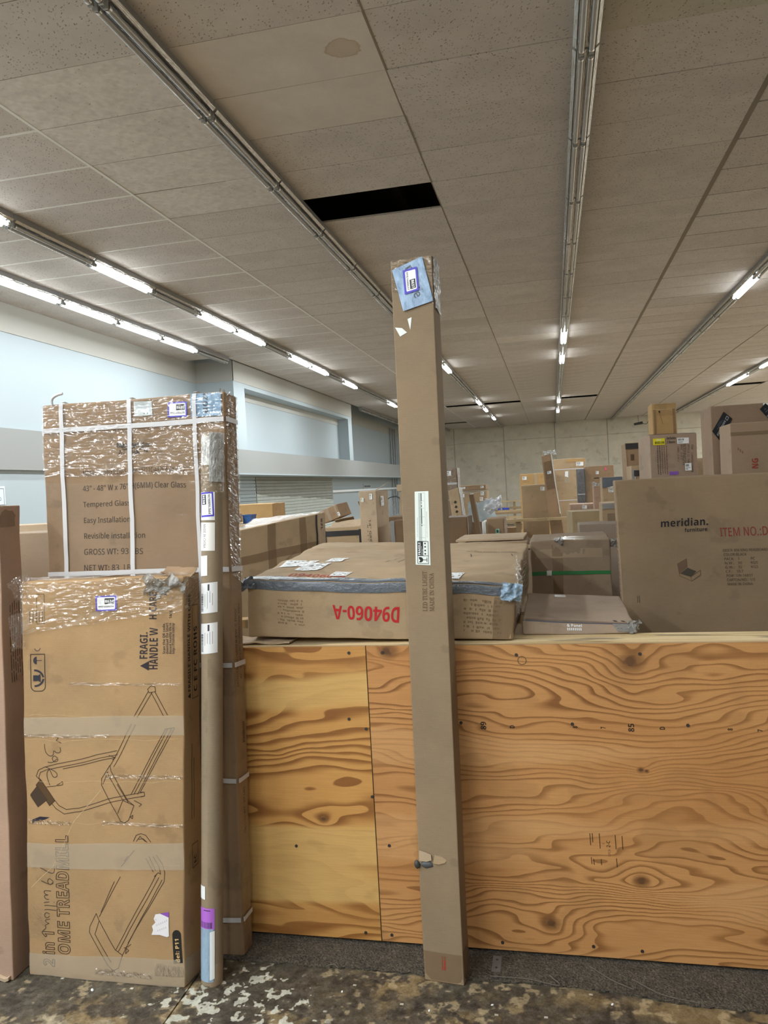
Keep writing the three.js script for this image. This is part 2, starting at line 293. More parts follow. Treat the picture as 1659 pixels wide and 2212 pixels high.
// ───────────────────────── fluorescent fixtures ─────────────────────────
const FL = 1.224;
{
  const enamel = std({ color: lin(0.30, 0.30, 0.30), roughness: 0.4 }), chrome = std({ color: lin(0.62, 0.61, 0.60), metalness: 1, roughness: 0.1, bumpMap: crinkleBig, bumpScale: 0.003 });
  const holderMat = std({ color: lin(0.35, 0.35, 0.34), roughness: 0.5 }), deadGlass = new THREE.MeshPhysicalMaterial({ color: lin(0.36, 0.36, 0.36), roughness: 0.1, clearcoat: 1, clearcoatRoughness: 0.05 });
  const litGlass = std({ color: lin(0.9, 0.9, 0.9), emissive: TUBE_COLOR, emissiveIntensity: TUBE_GLOW, roughness: 0.3 });
  const capMat = std({ color: lin(0.7, 0.7, 0.7), metalness: 1, roughness: 0.3 });
  const tube = new THREE.CylinderGeometry(0.019, 0.019, FL - 0.075, 14); tube.rotateX(Math.PI / 2);
  const cap = new THREE.CylinderGeometry(0.0195, 0.0195, 0.02, 14); cap.rotateX(Math.PI / 2);
  const prof = new THREE.Shape([[-0.06, 0], [-0.06, -0.06], [-0.05, -0.072], [0.05, -0.072], [0.06, -0.06], [0.06, 0]].map(([x, y]) => new THREE.Vector2(x, y)));
  const hous = new THREE.ExtrudeGeometry(prof, { depth: FL - 0.006, bevelEnabled: false }); hous.translate(0, 0, -(FL - 0.006) / 2);
  const refl = (s) => { const g = new THREE.BoxGeometry(0.026, 0.0015, FL - 0.03); g.rotateZ(s * 0.7); g.translate(s * 0.066, -0.068, 0); return g; };
  const under = new THREE.BoxGeometry(0.098, 0.002, FL - 0.03); under.translate(0, -0.0735, 0);
  const reflL = refl(-1), reflR = refl(1), holder = box(-0.014, 0.014, -0.024, 0.03, -0.007, 0.007);
  function makeFixture(lit, power = 1) {
    const g = new THREE.Group();
    part('housing', hous, enamel, g); part('reflector', under, chrome, g); part('reflector', reflL, chrome, g); part('reflector', reflR, chrome, g);
    for (const x of [-0.028, 0.028]) for (const s of [-1, 1]) { const h = part('lamp_holder', holder, holderMat, g); h.position.set(x, -0.098, s * (FL / 2 - 0.02)); }
    for (const x of [-0.028, 0.028]) { const t = part('lamp_tube', tube, lit ? litGlass : deadGlass, g); t.position.set(x, -0.103, 0); for (const s of [-1, 1]) { const c = part('end_cap', cap, capMat, t); c.position.z = s * (FL - 0.09) / 2; } }
    if (lit) { const l = new THREE.RectAreaLight(TUBE_COLOR, TUBE_RADIANCE * power, 0.1, FL - 0.1); l.position.y = -0.127; l.rotation.x = -Math.PI / 2; l.name = 'tube_light'; g.add(l); }
    return g;
  }
  const proto = { lit: makeFixture(true), dimmed: makeFixture(true, 0.2), dead: makeFixture(false) };   // power cut in the wall row so the white wall keeps its tone
  const R = (a, b) => Array.from({ length: b - a + 1 }, (_, i) => a + i);
  const ORD = ['first', 'second', 'third', 'fourth', 'fifth', 'sixth', 'seventh', 'eighth', 'ninth'];
  const rows = [
    { x: -5.74, from: 1, dimmed: true, n: R(-9, 6), lit: [...R(-9, -6), ...R(-4, 5)], where: 'in the row beside the white wall' },
    { x: -5.66, n: R(15, 19), lit: [], where: 'in the short row past the white pier' },
    { x: -4.53, from: 2, n: R(-9, 24), lit: [...R(-9, 0), 2, 4, 5, 7, 8, 10, 14], where: 'in the second row out from the white wall' },
    { x: -2.085, from: 5, n: R(-9, 24), lit: [-9, -8, -6, -5, -3, 9, 15, 17, 20], where: 'in the row beside the near missing ceiling tile' },  // negative units, behind the camera, are added lit to brighten the foreground
    { x: 0.31, from: 5, n: R(-9, 24), lit: [-7, -5, 7, 9, 16, 19], where: 'in the row that runs over the plywood bin' },  // its lit negative units are unseen, added to lift the front light
    { x: 2.70, from: 5, n: R(-4, 24), lit: [5], where: 'in the row over the stacked cartons' },
    { x: 5.13, from: 12, n: R(-2, 24), lit: [0, 2, 4, 6, 8, 12, 14, 15], where: 'in the row past the stacked cartons' },
    { x: 7.55, n: R(0, 17), lit: [0, 1, 3, 4, 6, 7, 9, 10, 12, 13, 15, 16], where: 'in the added second row past the stacked cartons' },  // unseen row added to light the far end and right side
    { x: 9.97, n: R(6, 24), lit: R(7, 23), where: 'in the added third row past the stacked cartons' },  // unseen row added to brighten the end wall
    { x: 12.2, n: R(12, 24), lit: R(13, 23), where: 'in the added row farthest from the white wall' },  // another unseen row, added for more light on the end wall
  ];
  for (const r of rows) for (const n of r.n) {
    const lit = r.lit.includes(n), f = (lit ? (r.dimmed ? proto.dimmed : proto.lit) : proto.dead).clone(); f.name = numbered('ceiling_light');
    f.position.set(r.x, CEIL - 0.001, TZ0 - FL * (n + 0.5)); scene.add(f);
    const seen = r.lit.filter((k) => k >= (r.from ?? 99)).sort((p, q) => q - p), rank = lit ? seen.indexOf(n) : -1;
    let label = (lit ? 'unseen glowing twin-tube ceiling light ' : 'unlit twin-tube ceiling light with mirror reflector ') + r.where, group = (lit ? 'lit' : 'unlit') + ' lights ' + r.where;
    if (rank >= 0 && seen.length === 1) label = 'only glowing ceiling light ' + r.where;
    else if (rank >= 0) label = ORD[rank] + ' glowing light from the ' + (r.dimmed ? 'white pier ' : 'end wall ') + r.where;
    if (!lit && r.x === -2.085 && n === 1) label = 'unlit twin-tube ceiling light whose end meets the missing ceiling tile';
    if (!lit && r.dimmed && n === 6) label = 'unlit last ceiling light against the white pier beside the white wall';
    f.userData = { label, category: 'ceiling light', group };
  }
}

// ───────────────────────── cartons ─────────────────────────
// eight corners [left/right][bottom/top][back/front]; faces are subdivided, edges rounded, the whole a little crumpled
function corners(x0, x1, y0, y1, zf, d, o = {}) {
  const cx = (x0 + x1) / 2, out = {}, yaw = o.yaw ?? 0, roll = o.roll ?? 0, lean = o.lean ?? 0;   // lean: the top goes back by this many metres
  for (const [n, i, j, k] of [['fbl', 0, 0, 1], ['fbr', 1, 0, 1], ['ftr', 1, 1, 1], ['ftl', 0, 1, 1], ['bbl', 0, 0, 0], ['bbr', 1, 0, 0], ['btr', 1, 1, 0], ['btl', 0, 1, 0]]) {
    let x = i ? x1 - cx : x0 - cx, y = j ? y1 - y0 : 0, z = k ? 0 : -d;
    [x, z] = [x * Math.cos(yaw) + (z + d / 2) * Math.sin(yaw), -x * Math.sin(yaw) + (z + d / 2) * Math.cos(yaw) - d / 2];
    [x, y] = [x * Math.cos(roll) - y * Math.sin(roll), x * Math.sin(roll) + y * Math.cos(roll)];
    out[n] = [cx + x, y0 + y, zf + z - (j ? lean : 0)];
  }
  return out;
}
class Carton {
  constructor(name, label, C, mat, o = {}) {
    const K = (n) => V(...C[n]);
    this.c = [[[K('bbl'), K('fbl')], [K('btl'), K('ftl')]], [[K('bbr'), K('fbr')], [K('btr'), K('ftr')]]];
    const base = K('bbl').add(K('bbr')).add(K('fbl')).add(K('fbr')).multiplyScalar(0.25);
    this.origin = base.clone();
    const L = (a, b) => K(a).distanceTo(K(b)); this.w = L('fbl', 'fbr'); this.h = L('fbl', 'ftl'); this.d = L('fbl', 'bbl');
    this.r = o.r ?? 0.006; this.amp = o.wear ?? 0.003; this.seed = o.seed ?? Math.floor(rnd() * 9999); this.freq = o.freq ?? 4;
    this.group = thing(name, label, o.category ?? 'carton', base.toArray(), o.group);
    const seg = o.seg ?? [6, 6, 3]; this.body = part('carton_body', this.geometry(seg), mat, this.group);
    this.off = o.off ?? 0.0012;
  }
  pt(u, v, w) {
    const d = [this.w, this.h, this.d], p = [u * this.w, v * this.h, w * this.d], r = Math.min(this.r, ...d.map((x) => x * 0.45)), q = p.map((x, i) => Math.min(d[i] - r, Math.max(r, x))), e = p.map((x, i) => x - q[i]), m = Math.hypot(...e);
    if (m > r) for (let i = 0; i < 3; i++) p[i] = q[i] + e[i] / m * r;
    const [a, b, c] = [p[0] / d[0], p[1] / d[1], p[2] / d[2]], o = V(0, 0, 0);
    for (let i = 0; i < 2; i++) for (let j = 0; j < 2; j++) for (let k = 0; k < 2; k++) o.addScaledVector(this.c[i][j][k], (i ? a : 1 - a) * (j ? b : 1 - b) * (k ? c : 1 - c));
    const f = this.freq, s = this.seed, A = this.amp;
    const n = (t) => fbm(p[0] * f + p[2] * f * 0.7 + t * 31.7, p[1] * f - p[2] * f * 0.8 + t * 11.3, s + t * 7, 3) - 0.5;
    const bot = sm(0, 0.03, b); o.x += 2 * A * n(1); o.y += 2 * A * n(2) * bot; o.z += 2 * A * n(3);
    return o.sub(this.origin);
  }
  face(f, a, b) { switch (f) { case 'front': return this.pt(a, b, 1); case 'back': return this.pt(1 - a, b, 0); case 'right': return this.pt(1, b, 1 - a); case 'left': return this.pt(0, b, a); case 'top': return this.pt(a, 1, 1 - b); default: return this.pt(a, 0, b); } }
  normal(f) { const o = this.face(f, 0.3, 0.3), a = this.face(f, 0.7, 0.3).sub(o), b = this.face(f, 0.3, 0.7).sub(o); return a.cross(b).normalize(); }
  geometry([nx, ny, nz]) {
    const ax = (n, len) => { const r = Math.min(this.r / len, 0.2), o = [0, r * 0.35]; for (let i = 0; i <= n; i++) o.push(r + (1 - 2 * r) * i / n); o.push(1 - r * 0.35, 1); return o; };
    const A = { x: ax(nx, this.w), y: ax(ny, this.h), z: ax(nz, this.d) }, pos = [], uv = [], idx = [], ou = (this.seed % 97) / 97, ov = (this.seed % 89) / 89;
    for (const [f, p, q, lp, lq] of [['front', 'x', 'y', this.w, this.h], ['back', 'x', 'y', this.w, this.h], ['right', 'z', 'y', this.d, this.h], ['left', 'z', 'y', this.d, this.h], ['top', 'x', 'z', this.w, this.d], ['bottom', 'x', 'z', this.w, this.d]]) {
      const P = A[p], Q = A[q], s = pos.length / 3;
      for (const b of Q) for (const a of P) { const v = this.face(f, a, b); pos.push(v.x, v.y, v.z); uv.push(a * lp / 0.8 + ou, b * lq / 0.8 + ov); }
      for (let j = 0; j < Q.length - 1; j++) for (let i = 0; i < P.length - 1; i++) { const k = s + j * P.length + i, l = k + P.length; idx.push(k, k + 1, l + 1, k, l + 1, l); }
    }
    const g = new THREE.BufferGeometry(); g.setAttribute('position', new THREE.Float32BufferAttribute(pos, 3)); g.setAttribute('uv', new THREE.Float32BufferAttribute(uv, 2)); g.setIndex(idx); g.computeVertexNormals(); return g;
  }
  // a sticker, tape, strap or print laid on a face: quad of face coordinates TL, TR, BR, BL
  patch(name, f, quad, mat, o = {}) {
    const n = o.n ?? [4, 4], off = o.off ?? this.off, N = this.normal(f), pos = [], uv = [], idx = [], [TL, TR, BR, BL] = quad, ms = o.metric ?? 0;
    for (let j = 0; j <= n[1]; j++) for (let i = 0; i <= n[0]; i++) {
      const s = i / n[0], t = j / n[1], m = (k) => (TL[k] * (1 - s) + TR[k] * s) * (1 - t) + (BL[k] * (1 - s) + BR[k] * s) * t;
      const a = Math.min(1, Math.max(0, m(0))), b = Math.min(1, Math.max(0, m(1))), p = this.face(f, a, b).addScaledVector(N, off + (o.bump ?? 0) * (fbm(s * 9, t * 9, this.seed + 3, 3) - 0.3));
      pos.push(p.x, p.y, p.z); uv.push(ms ? s * ms : s, ms ? (1 - t) * ms * (o.aspect ?? 1) : 1 - t);
    }
    for (let j = 0; j < n[1]; j++) for (let i = 0; i < n[0]; i++) { const k = j * (n[0] + 1) + i, l = k + n[0] + 1; idx.push(k, l, l + 1, k, l + 1, k + 1); }
    const g = new THREE.BufferGeometry(); g.setAttribute('position', new THREE.Float32BufferAttribute(pos, 3)); g.setAttribute('uv', new THREE.Float32BufferAttribute(uv, 2)); g.setIndex(idx); g.computeVertexNormals();
    return part(name, g, mat, this.group);
  }
  rect(name, f, a0, b0, a1, b1, mat, o) { return this.patch(name, f, [[a0, b1], [a1, b1], [a1, b0], [a0, b0]], mat, o); }
}
const ink = (w, h, draw, o = {}) => { const t = canvasTex(w, h, draw); return std({ map: t, transparent: true, roughness: 0.75, side: THREE.DoubleSide, ...o }); };
const sheet = (w, h, draw, o = {}) => std({ map: canvasTex(w, h, draw), roughness: 0.5, side: THREE.DoubleSide, ...o });
function stickerMat(num) {   // purple edged stock sticker; its square code is left out
  return sheet(256, 192, (g, w, h) => {
    g.fillStyle = '#4a40c0'; g.fillRect(0, 0, w, h); g.fillStyle = '#f4f5f6'; g.beginPath(); g.roundRect(20, 18, w - 40, h - 36, 12); g.fill();
    g.fillStyle = '#0c0c14'; g.fillRect(112, 32, 116, 76); g.fillStyle = '#f6f6f6'; g.font = 'bold 50px sans-serif'; g.textAlign = 'center'; g.textBaseline = 'middle'; g.fillText(num, 170, 72, 106);
    g.fillStyle = '#15151c'; g.font = 'bold 34px sans-serif'; g.fillText('PPE168' + num, w / 2, 138, 190);
  });
}
const smallLabel = (seed, tint = '#eef0f0') => sheet(96, 64, (g, w, h) => { g.fillStyle = tint; g.fillRect(0, 0, w, h); const r = mulberry(seed); g.fillStyle = '#30323a'; for (let x = 8; x < 56;) { const b = 1 + r() * 3; g.fillRect(x, 8, b, 22); x += b + 1 + r() * 3; } for (let i = 0; i < 3; i++) g.fillRect(8, 38 + i * 8, 30 + r() * 45, 3); });
const LABELS = [smallLabel(1), smallLabel(2), smallLabel(3, '#dfe6ec'), smallLabel(4, '#f2efe6')];
function textLines(g, lines, x, y, size, lead, font = 'sans-serif') { g.font = size + 'px ' + font; lines.forEach((l, i) => g.fillText(l, x, y + i * lead)); }
function crumple(name, parent, pos, w, h, mat, seed, rot = [0, 0, 0], amp = 0.3) {
  const g = new THREE.PlaneGeometry(w, h, 14, 14), p = g.attributes.position;
  for (let i = 0; i < p.count; i++) { const x = p.getX(i), y = p.getY(i), e = Math.min(w, h); const ed = Math.max(Math.abs(x) / w, Math.abs(y) / h) * 2; p.setXYZ(i, x * (1 + 0.35 * (fbm(x / e * 3, y / e * 3, seed, 3) - 0.5) * ed), y * (1 + 0.5 * (fbm(x / e * 3 + 5, y / e * 3, seed + 1, 3) - 0.5) * ed), e * amp * (fbm(x / e * 4 + 9, y / e * 4, seed + 2, 4) - 0.5) * 2); }
  g.computeVertexNormals(); const m = part(name, g, mat, parent); m.position.set(...pos); m.rotation.set(...rot); return m;
}

// ───────────────────────── plywood bin ─────────────────────────
function plyTex(seed, W, H, o) {
  const lx = 2.44, ly = 1.22;
  return dataTex(W, H, (px, py) => {
    const x = px / W * lx, y = py / H * ly;
    const wx = x + 0.05 * (fbm(x * 2.5, y * 9, seed + 40, 3) - 0.5), wy = y + o.wob * (fbm(x * 2.2, y * 7, seed + 41, 4) - 0.5);
    let ph = o.lines * wy + o.wild * fbm(wx * o.fx, wy * o.fy, seed, 4), knot = 0, heart = 0;
    for (const [u, v, r, k] of o.knots) {
      const dx = (x - u * lx) / 1.25, dy = y - v * ly, d = Math.hypot(dx, dy) * (1 + 0.25 * (fbm(x * 14, y * 14, seed + 60, 2) - 0.5));
      ph += k * Math.exp(-((d / (r * 2.6)) ** 1.3)); knot = Math.max(knot, sm(r * 1.15, r * 0.45, d)); heart = Math.max(heart, sm(r * 0.5, r * 0.2, d + 0.5 * r * (fbm(x * 40, y * 40, seed + 61, 2) - 0.5)));
    }
    const t = ph - Math.floor(ph), band = sm(o.sharp, 0.93, t) * (1 - sm(0.955, 1, t)), str = 0.45 + 0.9 * fbm(x * 1.5, y * 5, seed + 70, 3);
    let c = mix3(o.light, o.dark, Math.min(1, band * str * o.contrast));
    c = mix3(c, o.mid, 0.55 * sm(0.45, 0.75, fbm(x * 0.8, y * 6, seed + 71, 3)));
    c = mix3(c, o.pale, o.paleAmt * sm(0.6, 0.72, fbm(x * 0.5, y * 5 + 3, seed + 72, 3)));
    c = mix3(c, [112, 74, 38], 0.62 * knot); c = mix3(c, [66, 42, 24], 0.6 * heart);
    const f = 14 * (fbm(x * 14, y * 500, seed + 80, 2) - 0.5) + 8 * (hash(px, py, seed) - 0.5) + 16 * (fbm(x * 3, y * 3, seed + 81, 3) - 0.5);
    let g = [c[0] + f, c[1] + f, c[2] + f * 0.8];
    const dirt = sm(0.66, 0.76, fbm(x * 5, y * 7, seed + 90, 4)); g = mix3(g, [128, 94, 58], 0.14 * dirt);
    return g;
  }, true, false);
}
{
  const bin = thing('storage_bin', 'plywood-fronted wooden storage bin with a pale cap plank along its top', 'bin', [-0.77, 0, -3.12]);
  const P = (n, g, m) => { g.translate(0.77, 0, 3.12); return part(n, g, m, bin); };
  const right = std({ map: plyTex(301, 2048, 1024, { sharp: 0.5, lines: 27, wild: 19, fx: 0.85, fy: 3.3, wob: 0.06, contrast: 1.0, light: [194, 141, 86], dark: [136, 89, 45], mid: [182, 127, 73], pale: [206, 158, 106], paleAmt: 0.6, knots: [[0.421, 0.942, 0.045, 3.4], [0.429, 0.603, 0.014, 1.2], [0.437, 0.6, 0.01, 0.8], [0.422, 0.25, 0.032, 2.6], [0.28, 0.098, 0.036, 2.8], [0.037, 0.982, 0.04, 2.6], [0.7, 0.5, 0.04, 3], [0.86, 0.82, 0.04, 3]] }), roughness: 0.58 });
  const left = std({ map: plyTex(322, 2048, 1024, { sharp: 0.35, lines: 13, wild: 11, fx: 0.8, fy: 3.0, wob: 0.07, contrast: 1.2, light: [200, 148, 82], dark: [140, 90, 40], mid: [184, 132, 72], pale: [212, 172, 106], paleAmt: 0.9, knots: [[0.91, 0.41, 0.022, 1.6], [0.3, 0.6, 0.04, 2]] }), roughness: 0.58 });
  const edge = std({ color: lin(0.52, 0.36, 0.2), map: cardTex, roughness: 0.8 });
  const face = (x0, x1, mat) => { const g = new THREE.BoxGeometry(x1 - x0, 1.22, 0.018); g.translate((x0 + x1) / 2, 0.63, -3.0335); return P('front_panel', g, [edge, edge, edge, edge, mat, edge]); };
  face(-3.215, -0.7755, left); face(-0.7715, 1.668, right);
  const plankTex = dataTex(1024, 128, (x, y) => { const u = x / 1024 * 4, v = y / 128; const n = fbm(u * 3, v * 14, 401, 3), st = sm(0.6, 0.72, fbm(u * 4, v * 3, 402, 4)); let c = mix3([222, 200, 158], [196, 168, 120], sm(0.4, 0.7, n)); c = mix3(c, [128, 116, 96], 0.6 * st); return c.map((k) => k + 12 * (hash(x, y, 4) - 0.5)); });
  const pine = std({ map: plankTex, roughness: 0.75 });
  const plank = new THREE.BoxGeometry(4.9, 0.038, 0.172); plank.translate(-0.765, 1.2235, -3.1295); P('cap_plank', plank, pine);
  const oldpine = std({ map: plankTex, color: lin(0.6, 0.5, 0.38), roughness: 0.85 });
  for (const x of [-3.1, -1.95, -0.76, 0.4, 1.55]) P('post', box(x - 0.045, x + 0.045, 0, 1.2045, -3.135, -3.046), oldpine);
  P('cross_rail', box(-3.2, 0.28, 1.2, 1.242, -3.78, -3.69), oldpine);
  for (const x of [-3.1, 0.2]) P('post', box(x - 0.045, x + 0.045, 0, 1.2, -3.78, -3.69), oldpine);
  P('bottom_rail', box(-3.2, 1.66, 0.005, 0.09, -3.08, -3.046), oldpine);
  // screws, small pocks
  const sc = new THREE.CylinderGeometry(0.0065, 0.0065, 0.003, 10); sc.rotateX(Math.PI / 2); const scm = std({ color: lin(0.07, 0.06, 0.055), roughness: 0.5, metalness: 0.6 });
  for (const [x, y] of [[-0.845, 1.213], [-0.705, 1.213], [-0.17, 1.2], [0.29, 1.2], [-1.35, 0.06], [-0.84, 0.05], [-0.73, 0.048], [-0.28, 0.05], [0.07, 0.06], [0.25, 0.055], [-0.86, 0.94], [-0.79, 0.9], [-0.78, 0.62], [-0.4, 0.93], [0.03, 0.93], [0.45, 0.93], [-1.12, 0.4], [-0.72, 0.42]]) { const s = sc.clone(); s.translate(x, y, -3.0235); P('screw', s, scm); }
  // mill stamps
  const stamp = (t, u0, v1, u1, v0) => { const w = (u1 - u0) * 2.44, h = (v1 - v0) * 1.22, g = new THREE.PlaneGeometry(w, h); g.translate(-0.7715 + (u0 + u1) / 2 * 2.44, 0.02 + (v0 + v1) / 2 * 1.22, -3.0237); P('mill_stamp', g, ink(64, 64, (c) => { c.translate(32, 32); c.rotate(-Math.PI / 2); c.fillStyle = 'rgba(28,22,16,0.88)'; c.font = 'bold 58px sans-serif'; c.textAlign = 'center'; c.textBaseline = 'middle'; c.fillText(t, 0, 2, 60); })); };
  stamp('89', 0.181, 0.752, 0.195, 0.723); stamp('D', 0.228, 0.744, 0.240, 0.725); stamp('8', 0.327, 0.744, 0.338, 0.728); stamp('7', 0.369, 0.742, 0.381, 0.728); stamp('85', 0.410, 0.751, 0.424, 0.722); stamp('D', 0.457, 0.745, 0.469, 0.727); stamp('8', 0.555, 0.743, 0.566, 0.727); stamp('7', 0.597, 0.741, 0.608, 0.724);
  const gs = new THREE.PlaneGeometry(0.16, 0.15); gs.translate(-0.7715 + 0.375 * 2.44, 0.02 + 0.351 * 1.22, -3.0237);
  P('grade_stamp', gs, ink(256, 256, (c) => { c.strokeStyle = c.fillStyle = 'rgba(70,48,22,0.75)'; c.lineWidth = 5; for (const [x, a, b] of [[20, 30, 110], [34, 30, 90], [76, 28, 130], [22, 190, 236], [36, 200, 240], [80, 200, 240], [170, 36, 130], [210, 40, 130], [172, 190, 250]]) { c.beginPath(); c.moveTo(x, a); c.lineTo(x + 2, b); c.stroke(); } c.translate(138, 60); c.rotate(-Math.PI / 2); c.font = 'bold 30px sans-serif'; c.fillText('2-C', -60, 0); c.font = '20px sans-serif'; c.fillText('CPCA', -120, 0); c.fillText('C', -40, -34); }));
  const ringG = new THREE.TorusGeometry(0.016, 0.0016, 6, 24); ringG.translate(-0.7715 + 0.255 * 2.44, 0.02 + 0.949 * 1.22, -3.0245); P('pressed_ring', ringG, std({ color: lin(0.18, 0.11, 0.05), roughness: 0.8 }));
  // thin galvanised strap nailed to the carpet at its foot
  const ms = thing('metal_strap', 'short perforated metal strap on the carpet against the plywood', 'strap', [-0.30, 0.0075, -2.95]);
  part('strap_plate', box(-0.017, 0.017, 0, 0.0015, -0.05, 0.05), std({ color: lin(0.2, 0.2, 0.2), roughness: 0.5, metalness: 0.5 }), ms);
  for (const z of [-0.025, 0.025]) { const c = new THREE.CylinderGeometry(0.005, 0.005, 0.002, 12); c.translate(0, 0.0015, z); part('nail_head', c, scm, ms); }
}

// ───────────────────────── foreground cartons ─────────────────────────
const ticks = (g, x0, x1, y, n, r, h = 6) => { for (let i = 0; i < n; i++) g.fillRect(x0 + (x1 - x0) * r(), y, 2 + 8 * r(), h); };
{ // treadmill carton
  const C = { fbl: [-2.15, 0, -2.65], fbr: [-1.47, 0, -2.655], ftr: [-1.40, 1.582, -2.72], ftl: [-2.115, 1.58, -2.72], bbl: [-2.14, 0, -2.80], bbr: [-1.455, 0, -2.80], btr: [-1.409, 1.572, -2.868], btl: [-2.118, 1.572, -2.868] };
  const k = new Carton('treadmill_carton', 'golden brown carton printed with line drawings of a folding treadmill', C, CARD.gold, { seg: [22, 44, 5], wear: 0.006, freq: 5, r: 0.009, seed: 511 });
  const W = 820, H = 1900;
  const print = ink(W, H, (g) => {
    const M = (px, py) => { const s = (px - 50) / 345, top = 1257 - 12 * s, bot = 2108 + 29 * s, t = (py - top) / (bot - top), l = 45 + 15 * t, r = 395 + 3 * t; return [(px - l) / (r - l) * W, t * H]; };
    const Z = (zx, zy) => M(zx * 0.3376, 1480 + zy * 0.3375);
    const poly = (pts, close, w = 3, fill) => { g.lineWidth = w; g.beginPath(); pts.forEach(([x, y], i) => { const [a, b] = Z(x, y); i ? g.lineTo(a, b) : g.moveTo(a, b); }); if (close) g.closePath(); if (fill) { g.fillStyle = fill; g.fill(); } g.stroke(); };
    g.strokeStyle = 'rgba(58,36,18,0.9)'; g.lineJoin = 'round';
    // upper drawing: deck, rails, motor hood, uprights, console
    poly([[955, 30], [975, 8], [1000, 14], [1004, 45], [965, 55], [955, 30]], true); poly([[960, 45], [870, 210]]); poly([[985, 48], [890, 215]]); poly([[855, 255], [715, 520]]); poly([[880, 260], [735, 530]]); poly([[975, 48], [1052, 205]]); poly([[998, 44], [1076, 200]]);
    poly([[1062, 288], [850, 705]]); poly([[1075, 288], [868, 705]]); poly([[1098, 285], [890, 705]]); poly([[1116, 280], [908, 690]]); poly([[1062, 288], [1116, 280]]);
    poly([[712, 520], [660, 605], [662, 645], [785, 880], [812, 888], [835, 870], [870, 778], [830, 745], [720, 560], [712, 520]], true); poly([[692, 565], [800, 745], [765, 830]]); poly([[700, 560], [670, 640]]); poly([[800, 745], [870, 778]]); poly([[760, 640], [835, 760]]);
    poly([[757, 425], [380, 505], [290, 530], [250, 550], [235, 590], [260, 615]]); poly([[760, 450], [400, 525], [300, 548], [262, 565], [252, 600], [272, 622]]); poly([[740, 470], [410, 538]]); poly([[705, 455], [745, 470], [725, 485]], false);
    poly([[932, 690], [700, 735], [520, 788], [430, 800], [380, 775], [352, 740]]); poly([[935, 715], [700, 760], [520, 812], [415, 828], [360, 795], [332, 760]]); poly([[905, 690], [932, 690], [935, 715], [912, 722]], false);
    poly([[262, 610], [355, 745], [318, 778], [232, 650], [262, 610]], true, 3, 'rgba(80,56,30,0.75)'); poly([[240, 655], [188, 712], [240, 786], [302, 742]], true, 3, 'rgba(66,50,34,0.92)'); poly([[300, 660], [360, 650], [405, 620], [408, 640], [370, 648]]); poly([[870, 745], [915, 770], [900, 785]]); poly([[845, 850], [862, 838], [858, 860]], true);
    // lower drawing: folded machine
    poly([[625, 1468], [585, 1550], [582, 1585], [705, 1800], [735, 1832], [768, 1815], [795, 1735], [750, 1700], [645, 1515], [625, 1468]], true); poly([[645, 1515], [620, 1600], [725, 1780]]); poly([[645, 1490], [780, 1230]]); poly([[655, 1462], [742, 1262]]); poly([[785, 1165], [868, 1060]]); poly([[805, 1130], [830, 1095]]);
    poly([[755, 1700], [1005, 1215]]); poly([[770, 1712], [1020, 1235]]); poly([[795, 1735], [1040, 1250]]); poly([[830, 1660], [1052, 1262]]); poly([[990, 1230], [1015, 1205], [1030, 1215]]); poly([[1005, 1090], [1040, 1150], [1055, 1205], [1052, 1262]], false); poly([[985, 1100], [1020, 1165], [1030, 1215]]); poly([[940, 1110], [985, 1200]]); poly([[960, 1100], [1000, 1190]]);
    poly([[862, 1005], [880, 965], [910, 952], [940, 962], [972, 1008]], false); poly([[880, 1005], [905, 970], [940, 1005]]); poly([[895, 990], [925, 985], [950, 1010]]); poly([[805, 1690], [832, 1680], [850, 1665]]); poly([[815, 1725], [835, 1705], [820, 1690]], true);
    // lettering, reads upwards
    const up = (txt, zx, zy, size, len, outline) => { const [a, b] = Z(zx, zy); g.save(); g.translate(a, b); g.rotate(-Math.PI / 2); g.font = 'bold ' + size + 'px sans-serif'; if (outline) { g.lineWidth = 4; g.strokeText(txt, 0, 0, len); } else { g.fillText(txt, 0, 0, len); } g.restore(); };
    g.strokeStyle = 'rgba(60,36,20,0.92)'; up('2 in 1', 346, 1812, 84, 178, true); up('OME TREADMILL', 452, 1732, 92, 570, true);
    g.fillStyle = 'rgba(40,32,40,0.92)';
    const X = (zx, zy) => [zx, (zy * 0.3376 + 820 - 1480) / 0.3375];      // positions read on the upper half
    up('FRAGI.', ...X(950, 1795), 52, 128); up('HANDLE W', ...X(1012, 1862), 58, 196); up('H CARE', ...X(1004, 1542), 52, 132);
    { const [a, b] = Z(...X(940, 1835)); g.beginPath(); g.moveTo(a - 26, b); g.lineTo(a + 16, b - 22); g.lineTo(a + 16, b + 22); g.closePath(); g.fill(); }
    ['Scan the QR code,', 'download the Smart', 'Record healthy life in', 'http://fitshow.com/qr'].forEach((t, i) => up(t, ...X(1058 + i * 20, 1758), 17, 145));
    up('14mL', ...X(1098, 1530), 20, 40);
    // handling marks
    g.lineWidth = 4; g.strokeStyle = 'rgba(50,34,26,0.85)';
    const [a, b] = Z(...X(200, 1765)), [c, d] = Z(...X(296, 1998)); g.beginPath(); g.roundRect(a, b, c - a, d - b, [0, 0, 24, 24]); g.stroke();
    g.fillStyle = 'rgba(40,40,52,0.92)'; const mx = (a + c) / 2;
    g.beginPath(); g.moveTo(mx - 22, d - 62); g.lineTo(mx + 14, d - 82); g.lineTo(mx + 14, d - 42); g.closePath(); g.fill(); g.fillRect(mx - 24, d - 76, 22, 28); g.lineWidth = 9; g.strokeStyle = g.fillStyle; g.beginPath(); g.moveTo(mx - 18, d - 100); g.quadraticCurveTo(mx + 20, d - 98, mx + 28, d - 66); g.moveTo(mx - 18, d - 24); g.quadraticCurveTo(mx + 20, d - 26, mx + 28, d - 58); g.stroke();
